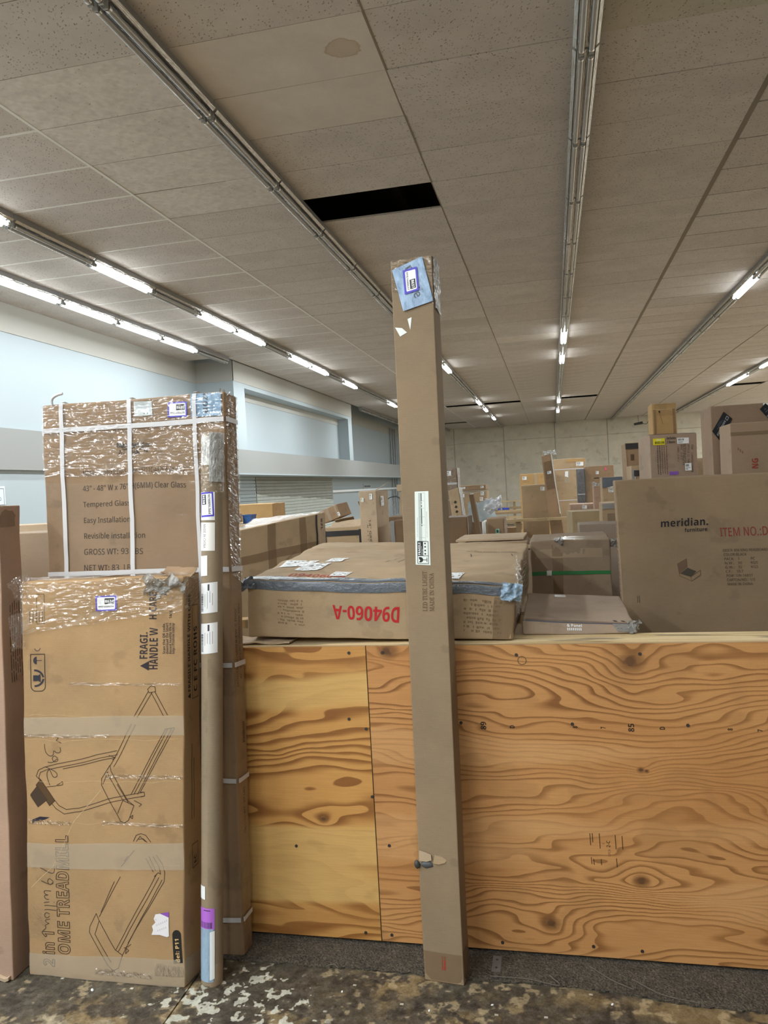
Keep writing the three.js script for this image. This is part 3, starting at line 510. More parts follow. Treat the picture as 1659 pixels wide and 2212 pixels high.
    g.beginPath(); g.arc(mx - 4, d - 146, 18, Math.PI * 0.5, Math.PI * 1.5); g.fill(); g.lineWidth = 3; g.beginPath(); g.moveTo(mx - 6, d - 146); g.lineTo(mx + 22, d - 146); g.stroke();
    g.beginPath(); g.arc(mx, d - 206, 14, 0, 3); g.stroke();
    g.strokeStyle = 'rgba(70,50,34,0.6)'; const [e, f] = Z(...X(240, 1372)), [p, q] = Z(...X(294, 1565)); g.strokeRect(e, f, p - e, q - f); g.fillStyle = 'rgba(70,50,34,0.6)'; for (let i = 0; i < 5; i++) g.fillRect(e - 40 + i * 17, q - 62, 5, 54);
    // pencilled notes, read downwards
    const pencil = (pts, w = 3.4) => { g.strokeStyle = 'rgba(66,50,40,0.85)'; g.lineWidth = w; g.beginPath(); pts.forEach(([x, y], i) => { const [u, v] = Z(x, y); if (!i) g.moveTo(u, v); else { const [pu, pv] = Z(...pts[i - 1]); g.quadraticCurveTo(pu, pv, (pu + u) / 2, (pv + v) / 2); } }); g.stroke(); };
    pencil([[352, 1165], [350, 1222], [262, 1180], [255, 1176]]); pencil([[345, 1262], [318, 1240], [305, 1262], [318, 1284], [342, 1278], [345, 1262], [330, 1286], [270, 1262], [262, 1258]]);
    pencil([[330, 1322], [280, 1318], [290, 1344], [318, 1346], [280, 1350], [296, 1376], [334, 1372]]); pencil([[318, 1390], [282, 1394], [288, 1404]]); pencil([[348, 1392], [352, 1396]]); pencil([[362, 1418], [284, 1410], [290, 1424]]); pencil([[362, 1446], [284, 1436], [292, 1452]]); pencil([[318, 1470], [296, 1456], [282, 1474], [292, 1494], [314, 1490], [318, 1470]]); pencil([[320, 1502], [284, 1508], [302, 1528], [318, 1530], [284, 1540], [296, 1560], [270, 1580], [262, 1600]]);
    pencil([[398, 372], [330, 340]]); pencil([[380, 338], [352, 374]]); pencil([[392, 400], [398, 432], [372, 440], [348, 418], [352, 448], [330, 462], [300, 440], [290, 400], [292, 362]]); pencil([[378, 470], [352, 452], [338, 476], [356, 498], [380, 486], [376, 470], [340, 506], [285, 488]]); pencil([[300, 530], [370, 560], [372, 590], [345, 598], [330, 560], [318, 540], [300, 575], [318, 640], [330, 655]]);
    g.fillStyle = 'rgba(24,22,40,0.9)'; { const [u, v] = Z(205, 865); g.beginPath(); g.moveTo(u, v); g.lineTo(u + 40, v - 16); g.lineTo(u + 92, v - 14); g.lineTo(u + 60, v); g.lineTo(u + 18, v + 6); g.lineTo(u - 2, v + 22); g.fill(); }
    // crease scars of the paper facing
    g.lineWidth = 2.5; for (const y of [1548, 1600, 1692, 1780, 1872]) { g.strokeStyle = 'rgba(236,206,150,0.45)'; g.beginPath(); for (let x = 50; x <= 396; x += 6) { const [u, v] = M(x, y + 3 * (fbm(x / 40, y, 5, 3) - 0.5) * 4); x === 50 ? g.moveTo(u, v) : g.lineTo(u, v); } g.stroke(); }
    g.strokeStyle = 'rgba(240,214,160,0.6)'; g.beginPath(); [[660, 675], [480, 880], [340, 1170], [160, 1340]].forEach(([x, y], i) => { const [u, v] = Z(x, y); i ? g.lineTo(u, v) : g.moveTo(u, v); }); g.stroke();
  });
  k.patch('print', 'front', [[0, 1], [1, 1], [1, 0], [0, 0]], print, { n: [24, 48], off: 0.0008 });
  k.patch('print', 'right', [[0.05, 0.98], [0.95, 0.98], [0.95, 0.2], [0.05, 0.2]], ink(150, 1250, (g) => { g.fillStyle = 'rgba(36,24,16,0.9)'; const up = (t, x, y, s, l) => { g.save(); g.translate(x, y); g.rotate(-Math.PI / 2); g.font = 'bold ' + s + 'px sans-serif'; g.fillText(t, 0, 0, l); g.restore(); }; up('FRAGILE HANDLE WITH CARE', 56, 430, 34, 390); g.beginPath(); g.moveTo(28, 446); g.lineTo(56, 434); g.lineTo(56, 458); g.fill(); up('C E FC ROHS', 122, 440, 46, 330); g.lineWidth = 3; g.strokeStyle = 'rgba(36,24,16,0.7)'; g.strokeRect(74, 90, 62, 372); g.fillRect(60, 640, 3, 300); g.fillRect(80, 700, 3, 240); g.strokeRect(60, 1040, 50, 90); up('EC', 96, 1120, 30, 60); }), { n: [3, 30] });
  k.patch('stock_sticker', 'front', [[0.478, 0.957], [0.603, 0.956], [0.602, 0.918], [0.477, 0.919]], stickerMat('8634'), { off: 0.003 });
  k.patch('torn_label', 'front', [[0.801, 0.179], [0.909, 0.184], [0.909, 0.123], [0.797, 0.124]], sheet(128, 160, (g, w, h) => { g.clearRect(0, 0, w, h); g.fillStyle = '#e4e2e6'; g.beginPath(); [[30, 8], [126, 0], [126, 150], [112, 158], [60, 148], [2, 156], [14, 120], [6, 92], [30, 66], [18, 40]].forEach(([x, y], i) => (i ? g.lineTo(x, y) : g.moveTo(x, y))); g.fill(); g.fillStyle = '#8a50b4'; g.beginPath(); g.moveTo(60, 4); g.lineTo(127, 0); g.lineTo(127, 34); g.lineTo(104, 24); g.fill(); g.fillStyle = 'rgba(190,180,196,.6)'; for (let i = 0; i < 12; i++) g.fillRect(30 + i * 7, 40 + (i * 37) % 80, 8, 12); }, { transparent: true }), { off: 0.002 });
  k.patch('model_label', 'front', [[0.925, 0.142], [0.985, 0.144], [0.99, 0.063], [0.93, 0.061]], ink(90, 256, (g) => { g.fillStyle = '#1a1712'; g.beginPath(); g.roundRect(4, 2, 82, 252, [40, 40, 0, 0]); g.fill(); g.translate(62, 250); g.rotate(-Math.PI / 2); g.fillStyle = '#d9b478'; g.font = 'bold 50px sans-serif'; g.fillText('del: P11', 0, 0, 215); }), { off: 0.0015 });
  k.patch('tape', 'front', [[0, 0.655], [1, 0.66], [1, 0.612], [0, 0.607]], TAPE_PALE, { n: [20, 3], off: 0.0022, metric: 3 });
  k.patch('tape', 'front', [[0, 0.335], [1, 0.352], [1, 0.287], [0, 0.272]], TAPE_PALE, { n: [20, 3], off: 0.0022, metric: 3 });
  k.patch('tape', 'front', [[0, 0.056], [1, 0.072], [1, 0.0], [0, 0.0]], TAPE_PALE, { n: [20, 4], off: 0.0026, metric: 3 });
  k.patch('tape', 'right', [[0, 0.072], [1, 0.06], [1, 0.0], [0, 0.0]], TAPE_PALE, { n: [4, 4], off: 0.0026 });
  k.patch('wrap_film', 'front', [[0, 1], [1, 1], [1, 0.915], [0, 0.865]], FILM, { n: [40, 12], off: 0.006, bump: 0.012, metric: 2.2, aspect: 0.3 });
  k.patch('wrap_film', 'left', [[0.05, 1], [1, 1], [1, 0.865], [0.05, 0.88]], FILM, { n: [6, 12], off: 0.006, bump: 0.012 });
  k.patch('wrap_film', 'right', [[0, 1], [1, 1], [1, 0.93], [0, 0.915]], FILM, { n: [8, 8], off: 0.005, bump: 0.01 });
  k.patch('wrap_film', 'top', [[0, 1], [1, 1], [1, 0], [0, 0]], FILM, { n: [30, 6], off: 0.006, bump: 0.014, metric: 2 });
  k.patch('wrap_film', 'front', [[0, 0.19], [0.13, 0.17], [0.12, 0.09], [0, 0.1]], FILM_SOFT, { n: [8, 8], off: 0.004, bump: 0.006 });
  for (const [a0, a1, v, h] of [[0.52, 1, 0.505, 0.012], [0.02, 0.3, 0.385, 0.014], [0.5, 1, 0.39, 0.01], [0.3, 0.98, 0.735, 0.008], [0, 0.55, 0.605, 0.01], [0.45, 0.8, 0.02, 0.016], [0.82, 1, 0.03, 0.03]]) k.patch('film_fold', 'front', [[a0, v + h], [a1, v + h * 0.8], [a1, v], [a0, v]], FILM, { n: [24, 2], off: 0.004, bump: 0.006, metric: 2, aspect: 0.05 });
  crumple('film_tuft', k.group, [-0.3, 1.545, 0.005], 0.09, 0.12, FILM, 61, [0.2, 0.5, 0.3], 0.5); crumple('film_tuft', k.group, [0.33, 1.54, 0.02], 0.16, 0.09, FOIL, 62, [0.5, 0.1, -0.2], 0.5); crumple('film_tuft', k.group, [-0.31, 1.38, 0.05], 0.05, 0.14, FILM, 63, [0.1, 0.9, 0], 0.4);
  // torn corner flap at the top
  const fl = new THREE.BoxGeometry(0.12, 0.004, 0.1, 8, 1, 6), fp = fl.attributes.position; for (let i = 0; i < fp.count; i++) fp.setY(i, fp.getY(i) + 0.03 * (fbm(fp.getX(i) * 20, fp.getZ(i) * 20, 9, 3) - 0.5) + 0.1 * Math.max(0, fp.getX(i))); fl.computeVertexNormals();
  const flp = part('torn_flap', fl, CARD.brown, k.group); flp.position.set(0.345, 1.585, -0.07); flp.rotation.set(0.2, 0.2, -0.25);
}
{ // glass-door carton, strapped
  const C = { fbl: [-2.16, 0, -2.875], fbr: [-1.32, 0, -2.875], ftr: [-1.279, 2.304, -2.93], ftl: [-2.117, 2.31, -2.93], bbl: [-2.155, 0, -2.965], bbr: [-1.315, 0, -2.965], btr: [-1.263, 2.288, -3.02], btl: [-2.11, 2.295, -3.02] };
  const k = new Carton('glass_door_carton', 'tall strapped carton of tempered glass behind the treadmill carton', C, card(0.345, 0.225, 0.13), { seg: [20, 50, 6], wear: 0.005, freq: 5, r: 0.01, seed: 522 });
  k.patch('print', 'front', [[0.220, 0.882], [0.796, 0.880], [0.776, 0.676], [0.199, 0.682]], ink(1024, 1016, (g) => {
    g.fillStyle = 'rgba(40,24,16,0.9)';
    [['MODEL NUMBER:EW-S Door-S9711C-4876-6-BK-AL-2', 78, 1000, 62], ['43" - 48" W x 76" H(6MM) Clear Glass', 220, 1005, 72], ['Tempered Glass', 372, 470, 70], ['Easy Installation', 524, 470, 70], ['Revisible installation', 672, 615, 70], ['GROSS WT: 93 LBS', 816, 625, 72], ['NET WT: 83  LBS', 962, 530, 72]].forEach(([t, y, w, s]) => { g.font = s + 'px sans-serif'; g.fillText(t, 8, y, w); });
  }), { n: [10, 10] });
  k.patch('print', 'front', [[0.416, 0.922], [0.594, 0.921], [0.591, 0.899], [0.414, 0.901]], ink(256, 96, (g) => { const r = mulberry(7); g.fillStyle = 'rgba(34,30,28,0.8)'; for (let i = 0; i < 60; i++) g.fillRect(r() * 250, r() * 90, 3 + r() * 14, 3 + r() * 10); for (let x = 0; x < 256; x += 3 + r() * 5) g.fillRect(x, 8, 2 + r() * 2, 34); }));
  k.patch('print', 'right', [[0.1, 0.63], [0.9, 0.63], [0.9, 0.12], [0.1, 0.12]], ink(90, 1100, (g) => { const up = (t, x, y, s, l) => { g.save(); g.translate(x, y); g.rotate(-Math.PI / 2); g.font = s + 'px sans-serif'; g.fillStyle = 'rgba(40,22,12,0.8)'; g.fillText(t, 0, 0, l); g.restore(); }; up('MODEL NUMBER:EW-S Door', 34, 330, 24, 320); up('43" - 48" W x 76" H (6MM) Clear Glass', 66, 300, 22, 290); g.fillStyle = 'rgba(40,22,12,0.8)'; for (let i = 0; i < 14; i++) g.fillRect(52, 470 + i * 6, 24, 3); up('GROSS WT: 93 LBS', 60, 900, 22, 200); }), { n: [3, 20] });
  k.patch('stock_sticker', 'front', [[0.706, 0.987], [0.809, 0.986], [0.809, 0.960], [0.705, 0.961]], stickerMat('8630'), { off: 0.004 });
  k.patch('bag_scrap', 'front', [[0.828, 0.9985], [0.986, 0.998], [0.986, 0.957], [0.828, 0.958]], sheet(256, 160, (g, w, h) => { g.fillStyle = '#7f9fbb'; g.fillRect(0, 0, w, h); const im = g.getImageData(0, 0, w, h), d = im.data; for (let y = 0; y < h; y++) for (let x = 0; x < w; x++) { const n = 46 * (fbm(x / 30, y / 50, 31, 4) - 0.5), i = (y * w + x) * 4; d[i] += n; d[i + 1] += n; d[i + 2] += n; } g.putImageData(im, 0, 0); g.translate(126, 2); g.rotate(Math.PI / 2); g.fillStyle = 'rgba(34,44,58,0.9)'; g.font = 'bold 74px sans-serif'; g.fillText('azon', -22, 22, 160); }, { roughness: 0.3, bumpMap: crinkleBig, bumpScale: 0.004 }), { off: 0.003, n: [8, 8], bump: 0.003 });
  k.patch('paper_label', 'front', [[0.518, 0.994], [0.616, 0.993], [0.619, 0.968], [0.518, 0.968]], sheet(128, 96, (g, w, h) => { g.fillStyle = '#c9d0d2'; g.fillRect(0, 0, w, h); g.fillStyle = '#8d999c'; for (let i = 0; i < 4; i++) g.fillRect(8, 8 + i * 9, 60 + (i * 31) % 50, 3); g.fillStyle = '#5a6468'; g.fillRect(66, 76, 10, 8); g.fillRect(92, 76, 8, 8); }), { off: 0.003 });
  k.patch('wrap_film', 'front', [[0, 1], [1, 1], [1, 0.855], [0, 0.868]], FILM, { n: [44, 20], off: 0.006, bump: 0.008, metric: 2.4, aspect: 0.4 });
  k.patch('wrap_film', 'right', [[0, 1], [1, 1], [1, 0.66], [0, 0.68]], FILM, { n: [8, 40], off: 0.005, bump: 0.01, metric: 0.5, aspect: 6 });
  k.patch('wrap_film', 'front', [[0, 0.855], [1, 0.845], [1, 0.67], [0, 0.67]], FILM_SOFT, { n: [30, 16], off: 0.005, bump: 0.004, metric: 1.2, aspect: 0.35 });
  k.patch('wrap_film', 'right', [[0, 0.66], [1, 0.66], [1, 0.01], [0, 0.01]], FILM_SOFT, { n: [6, 40], off: 0.004, bump: 0.008, metric: 0.4, aspect: 8 });
  const S = (f, q) => k.patch('strap', f, q, STRAP, { n: [Math.abs(q[0][0] - q[1][0]) > 0.3 ? 30 : 2, Math.abs(q[0][1] - q[3][1]) > 0.3 ? 60 : 2], off: 0.0085 });
  for (const [a0, a1] of [[0.104, 0.127], [0.480, 0.503], [0.838, 0.858]]) { S('front', [[a0, 1], [a1, 1], [a1 - 0.004, 0], [a0 - 0.004, 0]]); S('top', [[a0, 1], [a1, 1], [a1, 0], [a0, 0]]); }
  for (const b of [0.951, 0.687, 0.519, 0.314, 0.066]) { S('front', [[0, b + 0.0042], [1, b + 0.0042], [1, b - 0.0042], [0, b - 0.0042]]); S('right', [[0, b + 0.0042], [1, b + 0.0055], [1, b - 0.003], [0, b - 0.0042]]); }
  const tail = new THREE.TubeGeometry(new THREE.CatmullRomCurve3([V(-0.322, 2.305, 0), V(-0.318, 2.33, 0.004), V(-0.29, 2.345, 0.01), V(-0.262, 2.35, 0.01)]), 12, 0.006, 4); part('strap_tail', tail, STRAP, k.group);
  crumple('film_tuft', k.group, [0.445, 2.2, -0.05], 0.05, 0.22, FOIL, 64, [0, 1.2, 0.05], 0.5); crumple('torn_paper', k.group, [0.462, 2.15, -0.03], 0.03, 0.1, INNER, 65, [0, 1.1, 0.1], 0.4);
}
{ // mailing tube
  const a = V(-1.381, 0, -2.71), b = V(-1.304, 2.126, -2.846), dir = b.clone().sub(a), len = dir.length(), R = 0.0415;
  const t = thing('mailing_tube', 'long cardboard mailing tube with labels beside the treadmill carton', 'tube', a.toArray());
  const piv = (g) => { g.rotateX(0); const q = new THREE.Quaternion().setFromUnitVectors(V(0, 1, 0), dir.clone().normalize()); g.applyQuaternion(q); return g; };
  const prof = [[0, 0.0], [R - 0.004, 0.0], [R, 0.006], [R, len - 0.004], [R - 0.003, len], [R - 0.009, len], [R - 0.009, len - 0.03], [0, len - 0.03]].map(([x, y]) => new THREE.Vector2(x, y));
  const lg = new THREE.LatheGeometry(prof, 40); { const p = lg.attributes.position, uv = lg.attributes.uv; for (let i = 0; i < p.count; i++) uv.setXY(i, uv.getX(i) * 0.33, p.getY(i) / 0.8); }
  part('tube_body', piv(lg), card(0.36, 0.275, 0.18), t);
  // wrapped stickers: angle 0 faces +z, positive to +x
  const wrap = (name, y0, y1, a0, a1, mat, off = 0.0008, skew = 0, nb = 0) => {
    const g = new THREE.CylinderGeometry(R + off, R + off, y1 - y0, 14, nb ? 24 : 2, true, a0 + 0.3, a1 - a0 + 0.3); g.translate(0, (y0 + y1) / 2, 0); const p = g.attributes.position;
    for (let i = 0; i < p.count; i++) { const x = p.getX(i), z = p.getZ(i), k = 1 + (nb ? nb * (fbm(x * 60, p.getY(i) * 30, 91, 3) - 0.25) : 0); p.setXYZ(i, x * k, p.getY(i) + skew * x, z * k); }
    g.computeVertexNormals(); return part(name, piv(g), mat, t);
  };
  const py = (px) => len * (2137 - px) / (2137 - 938);
  wrap('plastic_sleeve', py(1068), py(936), -1.1, 1.57, FILM, 0.003, 0, 0.14);
  wrap('plastic_sleeve', py(1045), len + 0.004, -0.1, 1.5, FOIL, 0.004, 0, 0.16);
  wrap('paper_label', py(1008), py(944), -1.15, 0.05, sheet(96, 160, (g, w, h) => { g.fillStyle = '#d6d6d2'; g.fillRect(0, 0, w, h); g.fillStyle = '#7a7a78'; for (let i = 0; i < 5; i++) g.fillRect(14 + i * 14, 30 + (i * 23) % 40, 4, 70); }), 0.0018);
  wrap('stock_sticker', py(1129), py(1067), -1.3, 0.08, sheet(192, 256, (g, w, h) => { g.fillStyle = '#e9ebec'; g.fillRect(0, 0, w, h); g.save(); g.translate(w / 2, h / 2 - 14); g.rotate(-Math.PI / 2 - 0.06); g.fillStyle = '#4a40c0'; g.fillRect(-112, -84, 224, 168); g.fillStyle = '#f4f5f6'; g.fillRect(-96, -68, 192, 136); g.fillStyle = '#0c0c14'; g.fillRect(0, -58, 90, 62); g.fillStyle = '#fff'; g.font = 'bold 42px sans-serif'; g.fillText('8636', 4, -12, 82); g.fillStyle = '#15151c'; g.font = 'bold 34px sans-serif'; g.fillText('PPE1688636', -90, 50, 180); g.restore(); }), 0.0012);
  wrap('origin_label', py(1196), py(1134), -1.3, 0.08, sheet(128, 256, (g, w, h) => { g.fillStyle = '#eceae6'; g.fillRect(0, 0, w, h); g.translate(40, 14); g.rotate(Math.PI / 2); g.fillStyle = '#2c2a2a'; g.font = '30px sans-serif'; g.fillText('MADE IN CHINA', 0, 0, 226); }), 0.0012);
  wrap('paper_label', py(1250), py(1206), -1.4, -0.62, PAPER, 0.0012, 0.1);
  const ship = (s) => sheet(160, 240, (g, w, h) => { const r = mulberry(s); g.fillStyle = '#e8eaec'; g.fillRect(0, 0, w, h); g.fillStyle = '#3a3a40'; for (let y = 84; y < 220;) { const b = 1 + r() * 4; g.fillRect(10, y, 34, b); y += b + 1 + r() * 3; } g.fillStyle = '#6a6a70'; for (let i = 0; i < 4; i++) g.fillRect(60 + i * 20, 60 + r() * 30, 3, 80 + r() * 60); g.fillStyle = '#303036'; g.fillRect(84, 12, 14, 50); });
  wrap('shipping_label', py(1332), py(1266), -1.3, 0.34, ship(5), 0.0012, 0.12); wrap('shipping_label', py(1420), py(1354), -1.3, 0.34, ship(6), 0.0012, 0.12);
  wrap('paper_label', py(1950), py(1922), -1.45, -0.85, PAPER, 0.0012);
  wrap('purple_label', py(2014), py(1968), -1.4, 0.05, sheet(128, 160, (g, w, h) => { g.fillStyle = '#b06ad0'; g.fillRect(0, 0, w, h); g.fillStyle = '#3c2450'; const r = mulberry(9); for (let x = 18; x < 108;) { const b = 2 + r() * 4; g.fillRect(x, 104, b, 44); x += b + 2 + r() * 3; } g.fillRect(50, 14, 50, 6); }), 0.0012);
  wrap('bag_strip', py(2125), py(2012), -1.5, -0.05, BLUEBAG, 0.0014); wrap('bag_strip_edge', py(2122), py(2020), -0.07, 0.05, PAPER, 0.0022, 0.3);
  wrap('tape', py(2136), py(2088), -0.1, 1.57, TAPE, 0.001);
}
{ // lamp tube carton
  const s = 0.117, c = 0.993, T = 0.092, bk = ([x, y, z]) => [x + T * s, y, z - T * c];
  const f = { fbl: [-0.565, 0, -2.828], fbr: [-0.411, 0, -2.81], ftr: [-0.419, 2.775, -3.02], ftl: [-0.589, 2.777, -3.04] };
  const C = { ...f, bbl: bk(f.fbl), bbr: bk(f.fbr), btr: bk(f.ftr), btl: bk(f.ftl) };
  const k = new Carton('lamp_tube_carton', 'very tall narrow carton for lamp tubes leaning on the plywood bin', C, card(0.335, 0.24, 0.145), { seg: [5, 70, 4], wear: 0.002, freq: 3, r: 0.005, seed: 533 });
  k.patch('wrap_film', 'front', [[0, 1], [1, 1], [1, 0.93], [0, 0.955]], FILM, { n: [12, 16], off: 0.003, bump: 0.008 });
  k.patch('wrap_film', 'right', [[0, 1], [1, 1], [1, 0.92], [0, 0.925]], FOIL, { n: [6, 16], off: 0.003, bump: 0.012 });
  k.patch('bag_scrap', 'front', [[0.046, 0.985], [0.780, 0.999], [1.0, 0.934], [0.274, 0.924]], sheet(256, 400, (g, w, h) => { g.fillStyle = '#86a2c2'; g.fillRect(0, 0, w, h); const im = g.getImageData(0, 0, w, h), d = im.data; for (let y = 0; y < h; y++) for (let x = 0; x < w; x++) { const n = 70 * (fbm(x / 50, y / 70, 31, 4) - 0.5), i = (y * w + x) * 4; d[i] += n; d[i + 1] += n; d[i + 2] += n; } g.putImageData(im, 0, 0); g.fillStyle = 'rgba(36,50,64,0.88)'; g.font = 'bold 100px sans-serif'; g.save(); g.translate(98, 32); g.rotate(Math.PI / 2 - 0.26); g.fillText('n', 0, 0); g.restore(); g.save(); g.translate(100, 250); g.rotate(Math.PI / 2 - 0.26); g.fillText('le', 0, 0); g.restore(); }, { roughness: 0.3, bumpMap: crinkleBig, bumpScale: 0.004 }), { n: [10, 14], off: 0.006, bump: 0.003 });
  k.patch('stock_sticker', 'front', [[0.310, 0.982], [0.655, 0.985], [0.680, 0.951], [0.335, 0.947]], sheet(192, 256, (g, w, h) => { g.translate(w / 2, h / 2); g.rotate(Math.PI / 2); g.fillStyle = '#4a40c0'; g.fillRect(-128, -96, 256, 192); g.fillStyle = '#f4f5f6'; g.beginPath(); g.roundRect(-106, -72, 212, 140, 12); g.fill(); g.fillStyle = '#0c0c14'; g.fillRect(-8, -60, 100, 76); g.fillStyle = '#fff'; g.font = 'bold 48px sans-serif'; g.fillText('8637', -2, -6, 90); g.fillStyle = '#15151c'; g.font = 'bold 34px sans-serif'; g.fillText('PPE1688637', -96, 54, 190); }), { off: 0.0105 });
  k.patch('product_label', 'front', [[0.339, 0.669], [0.672, 0.669], [0.640, 0.566], [0.277, 0.567]], sheet(220, 1100, (g, w, h) => {
    g.fillStyle = '#e4ece8'; g.fillRect(0, 0, w, h); g.fillStyle = '#b9c4c0'; g.fillRect(60, 26, 46, 720); g.fillStyle = '#1a1e20'; for (const [y, l] of [[30, 120], [166, 16], [206, 30], [256, 230], [500, 20]]) g.fillRect(98, y, 12, l); g.strokeStyle = '#8a9492'; g.lineWidth = 3; g.strokeRect(60, 26, 98, 720); for (const y of [140, 250, 380, 500, 690]) { g.beginPath(); g.moveTo(62, y); g.lineTo(150, y + 4); g.stroke(); }
    g.save(); g.translate(44, 690); g.rotate(-Math.PI / 2); g.fillStyle = '#7d8486'; g.font = '17px sans-serif'; g.fillText('Connect tubes end to end before fixing', 0, 0, 460); g.fillStyle = '#9a8a60'; g.translate(0, 142); g.fillText('Never power on while the tubes are in the packing', 0, 0, 520); g.restore();
    g.lineWidth = 8; g.strokeStyle = '#14161a'; g.strokeRect(32, 750, 160, 330); g.fillStyle = '#14161a'; g.fillRect(32, 750, 84, 218); g.fillRect(32, 960, 160, 8); g.save(); g.translate(76, 958); g.rotate(-Math.PI / 2); g.fillStyle = '#f2f4f4'; g.font = 'bold 48px sans-serif'; g.fillText('FRAGILE', 2, 0, 200); g.font = '15px sans-serif'; g.fillText('HANDLE WITH CARE', 2, 22, 190); g.fillText('DO NOT DROP', 2, 38, 150); g.restore();
    g.fillStyle = '#14161a'; for (const y of [780, 830, 884, 934]) { g.beginPath(); g.arc(146, y, 12, 0, 7); g.fill(); }
    g.beginPath(); g.arc(72, 1024, 40, -1.57, 1.57); g.lineTo(50, 1064); g.lineTo(70, 1030); g.lineTo(50, 1010); g.lineTo(50, 984); g.fill(); g.fillRect(110, 1019, 56, 9); g.fillRect(164, 990, 9, 66);
  }), { n: [3, 10] });
  k.patch('print', 'front', [[0.407, 0.559], [0.724, 0.559], [0.700, 0.501], [0.371, 0.501]], ink(220, 640, (g) => { g.translate(0, 0); g.fillStyle = 'rgba(84,58,34,0.85)'; g.save(); g.translate(92, 632); g.rotate(-Math.PI / 2); g.font = '100px serif'; g.fillText('LED TUBE LIGHT', 0, 0, 620); g.restore(); g.save(); g.translate(206, 632); g.rotate(-Math.PI / 2); g.font = '100px serif'; g.fillText('MADE IN CHINA', 0, 0, 590); g.restore(); }), { n: [3, 8] });
  k.patch('print', 'front', [[0.46, 0.036], [0.575, 0.036], [0.567, 0.017], [0.455, 0.017]], ink(96, 300, (g) => { g.fillStyle = 'rgba(170,40,24,0.9)'; g.fillRect(8, 10, 22, 280); g.fillRect(52, 10, 34, 280); g.clearRect(60, 40, 6, 200); }));
  k.patch('torn_label', 'front', [[0.042, 0.903], [0.210, 0.901], [0.329, 0.894], [0.155, 0.889]], PAPER); k.patch('torn_label', 'front', [[0.355, 0.913], [0.457, 0.915], [0.441, 0.908], [0.410, 0.897]], PAPER);
  k.rect('tape', 'front', 0, 0, 1, 0.04, TAPE_DARK, { n: [6, 4] }); k.rect('tape', 'right', 0, 0, 1, 0.045, TAPE_DARK, { n: [3, 4] });
  // puncture with torn paper facing and the dark part poking out
  const P0 = k.face('front', 0.02, 0.158), hole = part('puncture', new THREE.BoxGeometry(0.062, 0.03, 0.012), INNER, k.group); hole.position.copy(P0).add(V(0.028, 0, -0.003)); hole.rotation.z = 0.08;
  const lump = (w, h, d, x, y, z, m, rz, n = 'poking_part') => { const g = new THREE.SphereGeometry(0.5, 12, 8); const p = g.attributes.position; for (let i = 0; i < p.count; i++) { const q = 1 + 0.5 * (fbm(p.getX(i) * 5 + 3, p.getY(i) * 5 + p.getZ(i) * 3, 21, 3) - 0.5); p.setXYZ(i, p.getX(i) * w * q, p.getY(i) * h * q, p.getZ(i) * d * q); } g.computeVertexNormals(); const o = part(n, g, m, k.group); o.position.copy(P0).add(V(x, y, z)); o.rotation.z = rz; };
  const gun = std({ color: lin(0.10, 0.105, 0.11), roughness: 0.55 }); lump(0.05, 0.03, 0.02, 0.03, -0.003, 0.004, gun, 0.05); lump(0.024, 0.032, 0.02, -0.008, -0.006, 0.004, std({ color: lin(0.05, 0.05, 0.045), roughness: 0.6 }), 0.1);
  const flap = (pts, m, z) => { const sh = new THREE.Shape(pts.map(([x, y]) => new THREE.Vector2(x, y))); const g = new THREE.ExtrudeGeometry(sh, { depth: 0.003, bevelEnabled: false }); const o = part('torn_flap', g, m, k.group); o.position.copy(P0).add(V(0, 0, z)); o.rotation.x = -0.16; };
  flap([[0.002, 0.012], [0.002, 0.05], [0.03, 0.043], [0.048, 0.036], [0.05, 0.016], [0.03, 0.01]], CARD.pale, 0.012); flap([[0.056, 0.005], [0.062, 0.036], [0.09, 0.03], [0.108, 0.018], [0.1, 0.008], [0.078, 0.002]], CARD.tan, 0.012);
}
{ // carton at the frame's side, and two behind it
  const k = new Carton('tall_side_carton', 'tall pinkish brown carton with a worn lip next to the treadmill carton', corners(-2.95, -2.186, 0, 1.888, -2.61, 0.13, { lean: 0.1 }), CARD.pink, { seg: [6, 16, 4], wear: 0.006, r: 0.006, seed: 541 });
  k.rect('tape', 'right', 0, 0.955, 1, 1, TAPE_DARK, { n: [3, 2] }); k.rect('tape', 'front', 0, 0.97, 1, 1, TAPE, { n: [6, 2] });
  k.patch('print', 'right', [[0.3, 0.8], [0.95, 0.8], [0.95, 0.62], [0.3, 0.62]], ink(90, 260, (g) => { g.fillStyle = 'rgba(44,28,20,0.75)'; const r = mulberry(4); for (let x = 8; x < 84; x += 14) for (let y = 20 * r(); y < 240;) { const l = 10 + r() * 40; g.fillRect(x, y, 4, l); y += l + 6; } }));
  part('torn_lip', box(-0.4, 0.38, 1.885, 1.889, -0.115, -0.03), CARD.dark, k.group);
  const fr = new THREE.BoxGeometry(0.34, 0.012, 0.02, 20, 1, 1), p = fr.attributes.position; for (let i = 0; i < p.count; i++) p.setY(i, p.getY(i) + 0.012 * (hash(Math.round(p.getX(i) * 100), 1, 5) - 0.5)); fr.computeVertexNormals(); const o = part('frayed_edge', fr, CARD.pale, k.group); o.position.set(0.2, 0.012, 0.07);
  new Carton('narrow_carton', 'narrow dark carton standing inside the bin behind the side carton', corners(-2.80, -2.40, 0, 1.752, -3.35, 0.25), CARD.umber, { seed: 542 });
  new Carton('pale_carton', 'pale carton in the bin behind the narrow dark carton', corners(-3.5, -2.9, 0, 1.773, -4.2, 0.3), CARD.light, { seed: 543 });
}
